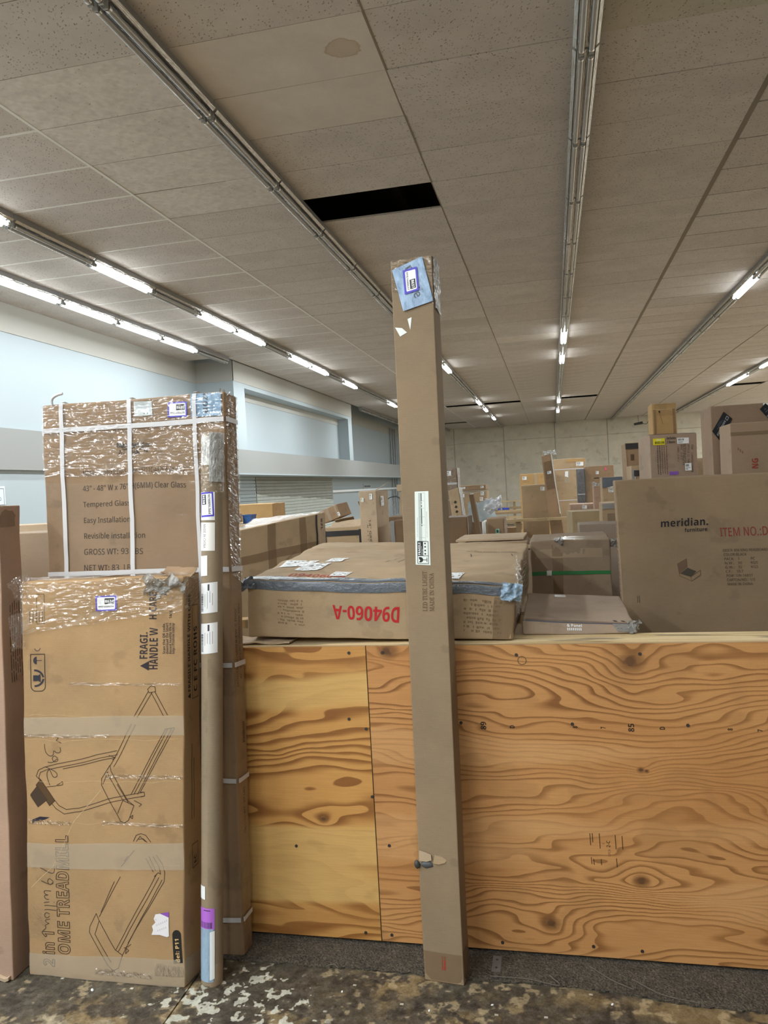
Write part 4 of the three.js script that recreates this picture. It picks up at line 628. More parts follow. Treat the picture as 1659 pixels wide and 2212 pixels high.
{ // carton lying on the bin's edge, red number upside down
  const C = { fbl: [-1.316, 1.271, -3.08], fbr: [-0.184, 1.246, -3.08], ftr: [-0.158, 1.469, -3.08], ftl: [-1.295, 1.52, -3.08], bbl: [-1.42, 1.275, -4.58], bbr: [-0.168, 1.25, -4.58], btr: [-0.160, 1.514, -4.6], btl: [-1.42, 1.563, -4.6] };
  const k = new Carton('flat_carton', 'battered flat carton with grey tape and upside down red number on the bin', C, CARD.tan, { seg: [34, 12, 30], wear: 0.012, freq: 5, r: 0.012, seed: 551 });
  k.patch('print', 'front', [[0.336, 0.622], [0.592, 0.607], [0.592, 0.306], [0.338, 0.332]], ink(640, 160, (g, w, h) => { g.translate(w, h); g.rotate(Math.PI); g.fillStyle = 'rgba(190,28,36,0.92)'; g.font = 'bold 190px sans-serif'; g.fillText('D94060-A', 4, 148, 632); }), { n: [10, 4] });
  const wear = (s) => ink(256, 256, (g) => { const r = mulberry(s); g.fillStyle = 'rgba(84,58,34,0.3)'; for (let i = 0; i < 8; i++) for (let x = 6; x < 240;) { const l = 4 + r() * 14; if (r() > 0.3) g.fillRect(x, 10 + i * 30 + 3 * r(), l, 12 + 8 * r()); x += l + 3; } });
  k.patch('print', 'front', [[0.129, 0.70], [0.236, 0.70], [0.238, 0.2], [0.129, 0.22]], wear(4)); k.patch('print', 'front', [[0.815, 0.75], [0.955, 0.75], [0.96, 0.08], [0.824, 0.1]], wear(5));
  // grey tape folded over the front top edge
  k.patch('grey_tape', 'front', [[0, 1], [1, 1], [1, 0.82], [0, 0.83]], TAPE_GREY, { n: [60, 4], off: 0.003, bump: 0.006, metric: 4, aspect: 0.06 });
  k.patch('grey_tape', 'top', [[0, 0.05], [1, 0.03], [1, 0], [0, 0]], TAPE_GREY, { n: [60, 4], off: 0.003, bump: 0.006, metric: 4, aspect: 0.06 });
  crumple('tape_tail', k.group, [-0.555, 0.235, 0.762], 0.14, 0.06, TAPE_GREY, 71, [-0.6, 0, 0.25], 0.5); crumple('tape_tail', k.group, [0.595, 0.18, 0.77], 0.08, 0.07, BLUEBAG, 72, [0.1, 0.2, -0.2], 0.4);
  crumple('film_tuft', k.group, [0.62, 0.2, 0.7], 0.05, 0.22, FILM, 73, [0, 1.2, 0], 0.5);
  // stickers, scuffed through, and marks on top
  const scuffed = (s) => sheet(160, 96, (g, w, h) => { const r = mulberry(s); g.fillStyle = '#eceff0'; g.fillRect(0, 0, w, h); for (let i = 0; i < 40; i++) g.clearRect(r() * w, r() * h, 4 + r() * 18, 2 + r() * 6); g.fillStyle = '#888c90'; for (let i = 0; i < 4; i++) g.fillRect(14, 16 + i * 18, 40 + r() * 80, 4); }, { transparent: true });
  k.patch('shipping_label', 'top', [[0.03, 0.36], [0.16, 0.40], [0.15, 0.26], [0.03, 0.22]], scuffed(1), { off: 0.003 }); k.patch('shipping_label', 'top', [[0.13, 0.31], [0.23, 0.33], [0.22, 0.18], [0.12, 0.17]], scuffed(2), { off: 0.003 }); k.patch('shipping_label', 'top', [[0.20, 0.46], [0.265, 0.48], [0.262, 0.37], [0.195, 0.36]], scuffed(6), { off: 0.003 }); k.patch('shipping_label', 'top', [[0.305, 0.16], [0.37, 0.165], [0.365, 0.09], [0.30, 0.085]], scuffed(3), { off: 0.003 }); k.patch('shipping_label', 'top', [[0.69, 0.18], [0.8, 0.19], [0.79, 0.06], [0.68, 0.05]], scuffed(8), { off: 0.003 });
  k.patch('print', 'top', [[0.14, 0.13], [0.44, 0.13], [0.44, 0.05], [0.14, 0.05]], ink(640, 120, (g) => { g.fillStyle = 'rgba(176,60,44,0.7)'; g.font = 'bold 110px sans-serif'; g.fillText('D94060-A', 0, 100, 620); }), { n: [10, 3] });
  k.patch('print', 'top', [[0.42, 0.75], [0.98, 0.75], [0.98, 0.2], [0.42, 0.2]], ink(512, 512, (g) => { g.strokeStyle = 'rgba(58,42,28,0.8)'; g.fillStyle = g.strokeStyle; g.lineWidth = 3; g.beginPath(); g.moveTo(20, 330); g.lineTo(60, 220); g.lineTo(90, 226); g.lineTo(66, 330); g.moveTo(70, 290); g.lineTo(250, 310); g.moveTo(300, 60); g.lineTo(500, 70); g.moveTo(320, 100); g.lineTo(330, 180); g.moveTo(480, 100); g.lineTo(490, 180); g.stroke(); g.font = '28px sans-serif'; g.fillText('EASY ASSEMBLY REQUIRED', 330, 60, 170); }), { n: [10, 10] });
  k.rect('print', 'right', 0.03, 0.1, 0.3, 0.9, wear(9)); k.rect('taped_corner', 'front', 0.925, 0.02, 1, 0.8, TAPE_DARK, { n: [4, 6], off: 0.002 }); k.rect('taped_corner', 'right', 0, 0, 0.06, 0.95, TAPE_DARK, { n: [4, 6], off: 0.002 }); k.patch('wrap_film', 'right', [[0, 1], [0.9, 1], [0.9, 0], [0, 0]], FILM, { n: [20, 6], off: 0.005, bump: 0.01 });
  const sc = thing('cardboard_scrap', 'thin torn cardboard scrap under the flat carton on the cap plank', 'scrap', [-1.26, 1.243, -3.12]); const sg = new THREE.BoxGeometry(0.3, 0.006, 0.13, 14, 1, 6), sp = sg.attributes.position; for (let i = 0; i < sp.count; i++) sp.setY(i, sp.getY(i) + 0.01 + 0.012 * (fbm(sp.getX(i) * 15, sp.getZ(i) * 15, 3, 2) - 0.5)); sg.computeVertexNormals(); part('scrap_sheet', sg, CARD.pale, sc);
}
{ // headboard carton
  const C = { fbl: [0.33, 0, -3.98], fbr: [2.53, 0, -3.98], ftr: [2.53, 1.852, -4.05], ftl: [0.303, 1.852, -4.05], bbl: [0.335, 0, -4.16], bbr: [2.53, 0, -4.16], btr: [2.53, 1.852, -4.22], btl: [0.308, 1.852, -4.22] };
  const k = new Carton('headboard_carton', 'wide upright headboard carton with black logo and red item number', C, card(0.345, 0.243, 0.145), { seg: [24, 22, 4], wear: 0.004, freq: 3, r: 0.008, seed: 561 });
  k.patch('print', 'front', [[0.093, 0.896], [0.197, 0.896], [0.195, 0.846], [0.091, 0.846]], ink(640, 256, (g) => { g.fillStyle = 'rgba(22,20,26,0.95)'; g.font = 'bold 140px sans-serif'; g.fillText('meridian.', 0, 140, 630); g.font = 'bold 72px sans-serif'; g.fillText('furniture', 316, 222, 296); }), { n: [6, 4], off: 0.002 });
  k.patch('print', 'front', [[0.215, 0.864], [0.344, 0.864], [0.344, 0.835], [0.216, 0.835]], ink(640, 130, (g) => { g.fillStyle = 'rgba(142,40,30,0.85)'; g.font = '140px sans-serif'; g.fillText('ITEM NO.:DON', 0, 118, 636); }), { n: [6, 3], off: 0.002 });
  k.patch('print', 'front', [[0.219, 0.806], [0.313, 0.806], [0.314, 0.702], [0.222, 0.702]], ink(512, 500, (g) => { g.fillStyle = 'rgba(40,30,22,0.85)'; g.font = '46px sans-serif'; [['DESCR: 856 KING HEADBOARD', 500], ['COLOR:BLACK', 260], ['PACK:   1          PC', 350], ['N.W.:   30        KGS', 380], ['G.W.:   32        KGS', 380], ['C.F.:    18.7', 200], ['PO#:  UN-16837', 300], ['CARTON/NO.: 1/3', 320], ['MADE IN CHINA', 290]].forEach(([t, w], i) => g.fillText(t, 4 + i * 2, 44 + i * 54, w)); }), { n: [4, 4], off: 0.002 });
  k.patch('print', 'front', [[0.123, 0.782], [0.176, 0.782], [0.174, 0.718], [0.122, 0.718]], ink(256, 256, (g) => { g.strokeStyle = 'rgba(80,56,40,0.6)'; g.lineWidth = 4; g.fillStyle = 'rgba(118,92,74,0.75)'; const P = (p) => { g.beginPath(); p.forEach(([x, y], i) => (i ? g.lineTo(x, y) : g.moveTo(x, y))); g.closePath(); }; P([[6, 56], [98, 4], [102, 90], [20, 156]]); g.fill(); g.stroke(); g.fillStyle = 'rgba(70,62,52,0.85)'; P([[34, 156], [106, 100], [196, 140], [136, 196]]); g.fill(); P([[20, 156], [20, 180], [146, 244], [240, 186], [236, 130], [136, 196]]); g.stroke(); P([[136, 196], [236, 130], [236, 176], [146, 244]]); g.stroke(); }), { off: 0.002 });
  k.patch('print', 'left', [[0.1, 0.9], [0.9, 0.9], [0.9, 0.45], [0.1, 0.45]], ink(96, 500, (g) => { g.translate(30, 10); g.rotate(Math.PI / 2); g.fillStyle = 'rgba(120,60,44,0.8)'; g.font = 'bold 62px sans-serif'; g.fillText('856 HEADBOARD BLACK KING', 0, 0, 480); }), { n: [2, 8], off: 0.002 });
  k.rect('print', 'front', 0.033, 0.665, 0.039, 0.688, ink(64, 128, (g) => { g.fillStyle = 'rgba(40,30,22,0.8)'; g.fillRect(4, 10, 10, 100); g.fillRect(44, 4, 10, 110); }), { off: 0.002 });
}
{ // low flat carton and green-strapped carton
  const C = { fbl: [-0.148, 1.2435, -3.19], fbr: [0.303, 1.2435, -3.19], ftr: [0.291, 1.282, -3.2], ftl: [-0.146, 1.309, -3.2], bbl: [-0.15, 1.2435, -3.86], bbr: [0.296, 1.2435, -3.86], btr: [0.292, 1.298, -3.86], btl: [-0.148, 1.322, -3.86] };
  const k = new Carton('low_carton', 'low flat grey brown carton with a dark seam line lying on the bin', C, card(0.44, 0.335, 0.25), { seg: [16, 4, 16], wear: 0.005, freq: 5, r: 0.01, seed: 571 });
  k.patch('dark_tape', 'top', [[0, 0.02], [1, 0.02], [1, 0], [0, 0]], TAPE_DARK, { n: [20, 2] }); k.rect('dark_tape', 'front', 0, 0.86, 1, 1, std({ color: lin(0.07, 0.06, 0.075), roughness: 0.5, side: THREE.DoubleSide }), { n: [20, 2] });
  k.rect('tape', 'top', 0.3, 0.86, 0.42, 1, TAPE_DARK); k.rect('print', 'top', 0.8, 0.03, 0.93, 0.075, ink(128, 48, (g) => { g.fillStyle = 'rgba(54,40,44,0.85)'; g.beginPath(); g.moveTo(10, 4); g.lineTo(40, 4); g.lineTo(52, 44); g.lineTo(22, 44); g.fill(); g.beginPath(); g.moveTo(80, 4); g.lineTo(110, 4); g.lineTo(122, 44); g.lineTo(92, 44); g.fill(); }));
  k.rect('paper_label', 'front', 0.4, 0.3, 0.54, 0.85, sheet(128, 64, (g, w, h) => { g.clearRect(0, 0, w, h); g.fillStyle = '#e8eaec'; g.font = 'bold 34px sans-serif'; g.fillText('& Panel', 0, 30, 124); for (let i = 0; i < 8; i++) g.fillRect(i * 15, 38, 9, 22); }, { transparent: true }));
  k.patch('wrap_film', 'front', [[0.8, 0.9], [1, 0.9], [1, 0.1], [0.83, 0.2]], FOIL, { n: [10, 6], off: 0.004, bump: 0.008 }); crumple('film_tuft', k.group, [0.215, 0.03, 0.33], 0.05, 0.05, FOIL, 81, [0.2, 0.5, 0], 0.5);
  const j = new Carton('strapped_carton', 'brown carton with one green strap behind the low flat carton', corners(-0.150, 0.312, 0, 1.519, -4.62, 0.6), CARD.umber, { seg: [14, 16, 6], wear: 0.008, freq: 5, r: 0.01, seed: 572 });
  j.rect('green_strap', 'front', 0, 0.865, 1, 0.879, std({ color: lin(0.02, 0.16, 0.045), roughness: 0.4, side: THREE.DoubleSide }), { n: [16, 2], off: 0.003 }); j.rect('strap_clip', 'front', 0.19, 0.862, 0.255, 0.882, std({ color: lin(0.6, 0.62, 0.6), roughness: 0.3, metalness: 0.6, side: THREE.DoubleSide }), { off: 0.005 });
  j.rect('tape', 'front', 0.27, 0.5, 0.4, 1, TAPE_DARK, { n: [4, 8] }); j.rect('tape', 'front', 0, 0.93, 0.9, 0.965, TAPE, { n: [10, 2] }); j.rect('tape', 'top', 0, 0, 1, 0.35, TAPE_PALE, { n: [14, 5] });
  crumple('film_tuft', j.group, [0.25, 1.49, 0.28], 0.09, 0.05, FOIL, 82, [0.4, 0, 0.1], 0.6); crumple('film_tuft', j.group, [-0.06, 1.51, 0.3], 0.05, 0.05, FOIL, 83, [0.4, 0, 0.1], 0.6);
}

// ───────────────────────── cartons further back ─────────────────────────
const ctn = (name, label, c, mat, o = {}) => new Carton(name, label, c, mat, { off: 0.004, seg: [6, 8, 3], wear: 0.007, r: 0.008, ...o });
const lab = (k, f, a0, b0, a1, b1, i = 0) => k.rect('shipping_label', f, a0, b0, a1, b1, LABELS[i % 4], { n: [1, 1], off: 0.006 });
const flapPart = (k, w, d, pos, rot, mat) => { const g = new THREE.BoxGeometry(w, 0.005, d, 6, 1, 6), p = g.attributes.position; for (let i = 0; i < p.count; i++) p.setY(i, p.getY(i) + 0.05 * w * (fbm(p.getX(i) * 9, p.getZ(i) * 9, 13, 2) - 0.5)); g.computeVertexNormals(); const m = part('open_flap', g, mat, k.group); m.position.set(...pos); m.rotation.set(...rot); return m; };
{ // behind the flat carton, towards the white wall
  let k = ctn('long_carton', 'long taped carton slanting up behind the flat carton', { fbl: [-2.45, 0, -5.6], fbr: [-1.925, 0, -6.1], ftr: [-1.905, 1.70, -6.1], ftl: [-2.41, 1.615, -5.6], bbl: [-2.6, 0, -6.2], bbr: [-2.02, 0, -6.6], btr: [-1.99, 1.70, -6.6], btl: [-2.56, 1.675, -6.35] }, CARD.tan, { seg: [14, 16, 6], seed: 601, freq: 6 });
  k.rect('tape', 'front', 0, 0.83, 1, 0.87, TAPE_DARK, { n: [10, 2] }); k.rect('tape', 'front', 0.36, 0.7, 0.46, 1, TAPE_DARK, { n: [2, 6] }); k.rect('tape', 'front', 0.76, 0.72, 0.84, 1, TAPE_DARK, { n: [2, 6] }); k.rect('dark_seam', 'front', 0.965, 0.7, 0.985, 1, TAPE_BLACK, { n: [1, 6], off: 0.005 });
  k.patch('print', 'right', [[0.2, 0.98], [0.8, 0.98], [0.8, 0.8], [0.2, 0.8]], ink(64, 160, (g) => { g.translate(18, 6); g.rotate(Math.PI / 2); g.fillStyle = 'rgba(34,24,16,0.9)'; g.font = 'bold 34px sans-serif'; g.fillText('97L', 0, 0, 140); }));
  k.patch('wrap_film', 'top', [[0, 1], [1, 1], [1, 0], [0, 0]], FILM, { n: [16, 8], off: 0.006, bump: 0.012 });
  k.patch('tear', 'front', [[0.52, 0.80], [0.70, 0.845], [0.70, 0.838], [0.52, 0.788]], INNER, { n: [6, 1], off: 0.004 });
  k = ctn('yellow_carton', 'yellowish carton against the white wall beyond the long carton', corners(-4.2, -3.44, 0, 1.775, -9, 0.7, { yaw: 0.12 }), CARD.ochre, { seed: 602 });
  ctn('support_carton', 'plain carton carrying the blue crate', corners(-3.4, -2.72, 0, 1.602, -7.05, 0.6), CARD.pale, { seed: 603 });
  const b = thing('blue_crate', 'small bright blue crate on a carton by the white wall', 'crate', [-2.995, 1.604, -7.3]); const bm = std({ color: lin(0.012, 0.075, 0.26), roughness: 0.5 });
  const wall4 = (w, d, h, t) => mergeGeometries([box(-w / 2, w / 2, 0, h, d / 2 - t, d / 2), box(-w / 2, w / 2, 0, h, -d / 2, -d / 2 + t), box(-w / 2, -w / 2 + t, 0, h, -d / 2 + t, d / 2 - t), box(w / 2 - t, w / 2, 0, h, -d / 2 + t, d / 2 - t), box(-w / 2 + t, w / 2 - t, 0, t, -d / 2 + t, d / 2 - t)]);
  part('crate_body', wall4(0.09, 0.13, 0.085, 0.006), bm, b); part('crate_rim', wall4(0.1, 0.14, 0.012, 0.008).translate(0, 0.078, 0), bm, b);
  k = ctn('papers_carton', 'pale torn carton crowded beside the blue crate', corners(-3.3, -3.08, 1.62, 1.71, -7.1, 0.3, { yaw: 0.2 }), CARD.light, { seed: 604, wear: 0.02, freq: 10 });
  k = ctn('banded_carton', 'open carton with a wide black band around its top', corners(-2.285, -1.889, 0, 1.515, -7.5, 0.6), CARD.tan, { seed: 605 });
  k.rect('black_band', 'front', 0, 0.94, 1, 0.975, TAPE_BLACK, { n: [6, 2], off: 0.006 }); k.rect('black_band', 'front', 0, 0.8, 0.06, 0.98, TAPE_BLACK, { off: 0.007 }); k.rect('black_band', 'front', 0.92, 0.8, 1, 0.98, TAPE_BLACK, { off: 0.007 }); k.rect('black_band', 'right', 0, 0.94, 1, 0.975, TAPE_BLACK, { off: 0.006 });
  flapPart(k, 0.36, 0.2, [0.02, 1.54, 0.15], [0.3, 0.1, 0.06], CARD.pale); flapPart(k, 0.2, 0.3, [-0.08, 1.56, -0.1], [-0.25, 0.2, 0.2], CARD.pale);
  k = ctn('tilted_carton', 'small taped carton tipped on the open banded carton', corners(-2.37, -2.14, 1.585, 1.725, -7.8, 0.26, { roll: 0.33, yaw: -0.2 }), CARD.brown, { seed: 606, wear: 0.003 });
  k.rect('tape', 'front', 0.36, 0, 0.52, 1, TAPE_PALE); k.rect('tape', 'front', 0.82, 0, 0.92, 1, TAPE_PALE); lab(k, 'front', 0.88, 0.1, 1, 0.4, 1);
  k = ctn('mattress_carton', 'tall carton printed with a mattress size, its lid standing open', corners(-1.804, -1.625, 0, 1.866, -7.2, 0.32, { yaw: -0.16 }), CARD.pale, { seed: 607, wear: 0.004, seg: [6, 14, 4] });
  k.patch('print', 'front', [[0.38, 0.86], [0.66, 0.86], [0.66, 0.62], [0.38, 0.62]], ink(128, 512, (g) => { g.rotate(Math.PI / 2); g.fillStyle = 'rgba(36,28,22,0.9)'; g.font = '72px sans-serif'; g.fillText('14" GREY W', 10, -60, 490); g.font = '44px sans-serif'; g.fillText('M  A  T  T  R', 70, -6, 400); }), { n: [2, 6] });
  lab(k, 'front', 0.12, 0.945, 0.28, 0.965, 3); lab(k, 'front', 0.62, 0.955, 0.78, 0.985, 0); lab(k, 'right', 0.3, 0.92, 0.55, 0.97, 1);
  flapPart(k, 0.17, 0.22, [0.05, 1.89, -0.06], [0.1, 0, 0.5], CARD.pale); const ear = flapPart(k, 0.1, 0.16, [-0.125, 1.72, 0.06], [0, 0.2, 1.9], CARD.dark); ear.name = 'torn_flap';
  k = ctn('square_carton', 'plain square carton with a short black word beside the mattress carton', corners(-1.74, -1.45, 0, 1.508, -8.0, 0.5), CARD.tan, { seed: 608 });
  k.rect('print', 'front', 0.12, 0.89, 0.62, 0.955, ink(160, 48, (g) => { g.fillStyle = 'rgba(36,26,20,0.9)'; g.font = 'bold 44px sans-serif'; g.fillText('"HIVE', 4, 40, 150); }));
  k = ctn('open_carton', 'dark open-fronted carton behind the lamp tube carton', corners(-1.49, -1.22, 0, 1.575, -7.0, 0.4), CARD.dark, { seed: 609, category: 'carton' }); k.rect('torn_edge', 'front', 0, 0.8, 0.16, 1, FOIL, { n: [3, 6], bump: 0.01 });
  k = ctn('upright_carton', 'upright narrow carton beside the wire chair', corners(-1.95, -1.66, 0, 1.82, -9.5, 0.4, { roll: -0.04 }), CARD.tan, { seed: 610 });
  k = ctn('top_carton', 'pale small carton on top of the upright narrow carton', corners(-1.93, -1.66, 1.835, 1.92, -9.6, 0.3), CARD.pale, { seed: 611 });
  ctn('board_stack', 'thin stack of flattened brown cardboard beside the mattress carton', corners(-1.9, -1.5, 1.505, 1.55, -8.75, 0.5), CARD.dark, { seed: 612, category: 'cardboard', wear: 0.01 });
  ctn('under_carton', 'low carton under the flattened cardboard', corners(-1.9, -1.5, 0, 1.488, -8.75, 0.5), CARD.brown, { seed: 613 });
  // wire chair back
  const w = thing('wire_chair', 'wire mesh chair with a dark tubular frame among the cartons', 'chair', [-2.06, 1.46, -10.0]); const wm = std({ color: lin(0.05, 0.05, 0.055), roughness: 0.4, metalness: 0.5 });
  const tub = (pts, r) => new THREE.TubeGeometry(new THREE.CatmullRomCurve3(pts.map((p) => V(...p))), 20, r, 6);
  part('back_frame', tub([[-0.1, 0, 0], [-0.1, 0.22, -0.02], [-0.08, 0.29, -0.03], [0.06, 0.3, -0.03], [0.09, 0.22, -0.02], [0.09, 0, 0]], 0.008), wm, w);
  const mg = []; for (let i = -3; i < 9; i++) { const a = new THREE.CylinderGeometry(0.0022, 0.0022, 0.34, 4); a.rotateZ(0.6); a.translate(-0.12 + i * 0.035, 0.13, -0.015); const b2 = new THREE.CylinderGeometry(0.0022, 0.0022, 0.34, 4); b2.rotateZ(-0.6); b2.translate(-0.1 + i * 0.035, 0.13, -0.013); mg.push(a, b2); }
  const mesh = mergeGeometries(mg), mp = mesh.attributes.position; for (let i = 0; i < mp.count; i++) { mp.setX(i, Math.max(-0.1, Math.min(0.09, mp.getX(i)))); mp.setY(i, Math.max(0, Math.min(0.29, mp.getY(i)))); } part('wire_mesh', mesh, std({ color: lin(0.4, 0.42, 0.44), roughness: 0.4, metalness: 0.6 }), w);
  part('seat', box(-0.1, 0.1, -0.02, 0.005, -0.02, 0.2), wm, w); for (const [x, z] of [[-0.09, 0], [0.09, 0], [-0.09, 0.18], [0.09, 0.18]]) part('leg', box(x - 0.008, x + 0.008, -1.46, -0.02, z - 0.008, z + 0.008), wm, w);
}
{ // beyond the lamp tube carton
  let k = ctn('wrapped_carton', 'tall carton in clear film with a white strap beside the lamp tube carton', corners(-1.42, -1.12, 0, 2.09, -9.6, 0.3, { roll: 0.02 }), CARD.umber, { seed: 621, seg: [6, 14, 3] });
  k.rect('strap', 'front', 0, 0.9, 1, 0.912, STRAP, { n: [6, 1], off: 0.006 }); lab(k, 'front', 0.55, 0.955, 0.78, 0.985, 0); k.patch('wrap_film', 'front', [[0, 1], [1, 1], [1, 0.8], [0, 0.8]], FILM, { n: [12, 12], off: 0.008, bump: 0.02 }); k.patch('wrap_film', 'right', [[0, 1], [1, 1], [1, 0.7], [0, 0.7]], FOIL, { n: [6, 16], off: 0.006, bump: 0.02 });
  k = ctn('leaning_symbol_carton', 'slim leaning carton with a row of black handling symbols', { fbl: [-0.95, 0.2, -8.2], fbr: [-0.83, 0.2, -8.2], ftr: [-1.018, 1.848, -8.5], ftl: [-1.132, 1.815, -8.5], bbl: [-0.95, 0.2, -8.35], bbr: [-0.83, 0.2, -8.35], btr: [-1.0, 1.848, -8.65], btl: [-1.115, 1.815, -8.65] }, CARD.tan, { seed: 622 });
  k.patch('print', 'front', [[0.3, 0.93], [0.75, 0.93], [0.75, 0.8], [0.3, 0.8]], ink(64, 256, (g) => { g.fillStyle = 'rgba(40,30,20,0.85)'; for (let i = 0; i < 4; i++) { g.beginPath(); g.moveTo(32, 10 + i * 64); g.lineTo(54, 34 + i * 64); g.lineTo(32, 54 + i * 64); g.lineTo(10, 34 + i * 64); g.fill(); } })); k.rect('wrap_film', 'right', 0, 0.8, 1, 1, FOIL, { n: [3, 8], bump: 0.01 });
  const bp = ctn('block_carton', 'low carton under the slim leaning carton', corners(-1.1, -0.72, 0, 0.19, -8.0, 0.5), CARD.brown, { seed: 623 });
  k = ctn('dark_carton', 'dark brown carton with a dusty top beside the lamp tube carton', corners(-0.93, -0.73, 0, 1.596, -6.6, 0.45), CARD.dark, { seed: 624, wear: 0.005 }); k.rect('dusty_top', 'top', 0, 0, 1, 1, CARD.grey, { n: [4, 4] }); k.rect('pale_edge', 'right', 0, 0.75, 0.12, 1, CARD.pale, { n: [1, 6] });
  k = ctn('lidded_carton', 'tan carton covered in small white stickers near the pallet rails', corners(-1.363, -0.962, 0, 1.765, -11.5, 0.5), CARD.tan, { seed: 625 });
  for (const [a, b, i] of [[0.06, 0.955, 2], [0.4, 0.955, 0], [0.78, 0.965, 1], [0.74, 0.92, 3]]) lab(k, 'front', a, b, a + 0.12, b + 0.03, i); k.rect('tape', 'front', 0, 0.985, 1, 1, TAPE_PALE);
  k = ctn('lid_carton', 'shallow carton with two white stickers on the stickered tan carton', corners(-1.35, -0.97, 1.782, 1.858, -11.5, 0.5), CARD.brown, { seed: 626, wear: 0.01 }); lab(k, 'front', 0.08, 0.35, 0.2, 0.75, 0); lab(k, 'front', 0.8, 0.35, 0.92, 0.75, 1); k.rect('torn_edge', 'front', 0, 0.86, 1, 1, CARD.pale, { n: [10, 2], bump: 0.02 });
  k = ctn('folded_board', 'narrow folded cardboard strip leaning against the pale blue sheet', { fbl: [-0.953, 1.24, -9.55], fbr: [-0.896, 1.24, -9.55], ftr: [-0.982, 1.751, -9.75], ftl: [-1.04, 1.745, -9.75], bbl: [-0.945, 1.24, -9.62], bbr: [-0.88, 1.24, -9.62], btr: [-0.975, 1.751, -9.82], btl: [-1.03, 1.745, -9.82] }, CARD.dark, { seed: 627, category: 'cardboard', wear: 0.003 });
  ctn('rail_carton', 'plain carton carrying the pale blue sheet', corners(-1.25, -0.72, 0, 1.39, -9.96, 0.5), CARD.brown, { seed: 628 });
  // a second, low support for the strip
  ctn('plinth_carton', 'low carton under the folded cardboard strip', corners(-1.12, -0.8, 0, 1.235, -9.45, 0.3), CARD.umber, { seed: 629 });
  const cloth = (name, label, cat, pos, w, h, mat, seed, rot, amp) => { const t = thing(name, label, cat, pos); crumple('sheet', t, [0, 0, 0], w, h, mat, seed, rot, amp); return t; };
  const BAG = new THREE.MeshPhysicalMaterial({ color: lin(0.78, 0.80, 0.83), transmission: 0.35, thickness: 0, roughness: 0.5, side: THREE.DoubleSide });
  const paleBlue = std({ color: lin(0.62, 0.74, 0.80), roughness: 0.4, side: THREE.DoubleSide });
  const sh = cloth('plastic_sheet', 'pale blue plastic sheet draped over cartons', 'sheet', [-0.90, 1.40, -9.92], 0.34, 0.26, paleBlue, 31, [-0.3, 0.1, 0.05], 0.09); sh.children[0].position.y = 0.12;
  const bag = cloth('plastic_bag', 'crumpled translucent plastic bag lying on the green-labelled carton', 'bag', [-0.55, 1.63, -7.3], 0.16, 0.14, BAG, 32, [-0.5, 0.3, 0.2], 0.9); bag.children[0].position.y = 0.05; crumple('sheet', bag, [-0.03, 0.04, 0.04], 0.13, 0.12, BAG, 33, [-0.2, -0.6, 0.1], 0.9);
  k = ctn('green_label_carton', 'brown carton with a small green and white label', corners(-0.615, -0.453, 0, 1.55, -7.2, 0.35), CARD.brown, { seed: 631, r: 0.015 }); k.rect('green_label', 'front', 0.5, 0.885, 0.72, 0.935, sheet(48, 72, (g, w, h) => { g.fillStyle = '#9fd0bc'; g.fillRect(0, 0, w, h); g.fillStyle = '#1f5a50'; g.fillRect(12, 8, 24, 24); g.fillRect(14, 42, 20, 20); })); k.patch('wrap_film', 'right', [[0, 1], [1, 1], [1, 0.8], [0, 0.8]], FILM, { n: [6, 8], off: 0.006, bump: 0.02 });
  k = ctn('white_carton', 'slim white carton next to the green-labelled carton', corners(-0.675, -0.635, 0, 1.512, -7.35, 0.3), std({ color: lin(0.8, 0.82, 0.8), roughness: 0.6 }), { seed: 632 });
  // flattened cartons between the flat carton and the rails
  for (const [x0, x1, y0, y1, z, d, m, l] of [[-0.75, 0.1, 1.402, 1.425, -5.5, 0.7, CARD.olive, 'lowest sheet'], [-0.66, -0.2, 1.431, 1.445, -5.55, 0.6, CARD.brown, 'middle sheet'], [-0.72, -0.22, 1.451, 1.468, -5.7, 0.55, CARD.pale, 'top sheet']]) ctn('flattened_carton', l + ' in the heap of flattened cartons behind the flat carton', corners(x0, x1, y0, y1, z, d, { yaw: (x0 + 0.7) * 0.6 }), m, { seed: 640 + Math.round(y0 * 100) % 7, category: 'cardboard', wear: 0.003, freq: 9, r: 0.004, seg: [16, 2, 10] });
  ctn('base_carton', 'wide carton under the heap of flattened cartons', corners(-0.75, 0.1, 0, 1.393, -5.5, 0.7), CARD.umber, { seed: 650 });
  k = ctn('grey_carton', 'dusty grey brown carton with two square stickers by the headboard carton', corners(0.204, 0.62, 0, 1.477, -6.8, 0.4), CARD.grey, { seed: 651 });
  k.patch('shipping_label', 'front', [[0.22, 0.925], [0.36, 0.945], [0.4, 0.905], [0.26, 0.885]], LABELS[2]); k.patch('shipping_label', 'front', [[0.4, 0.915], [0.52, 0.94], [0.58, 0.9], [0.46, 0.88]], LABELS[2]);
  k = ctn('olive_carton', 'olive tan open carton behind the dusty grey carton', corners(0.178, 0.6, 0, 1.476, -9.5, 0.6, { yaw: 0.1 }), CARD.olive, { seed: 652 }); k.rect('rim', 'top', 0, 0, 1, 0.08, CARD.pale);
  k = ctn('low_pink_carton', 'low carton wrapped in film with scattered stickers', corners(0.24, 0.64, 0, 1.49, -12, 0.5), CARD.pink, { seed: 653 }); lab(k, 'front', 0.45, 0.95, 0.62, 0.985, 0); k.rect('blue_label', 'front', 0.86, 0.92, 0.97, 0.985, BLUEBAG); k.patch('wrap_film', 'front', [[0, 1], [1, 1], [1, 0.9], [0, 0.9]], FILM, { n: [10, 4], off: 0.01, bump: 0.02 });
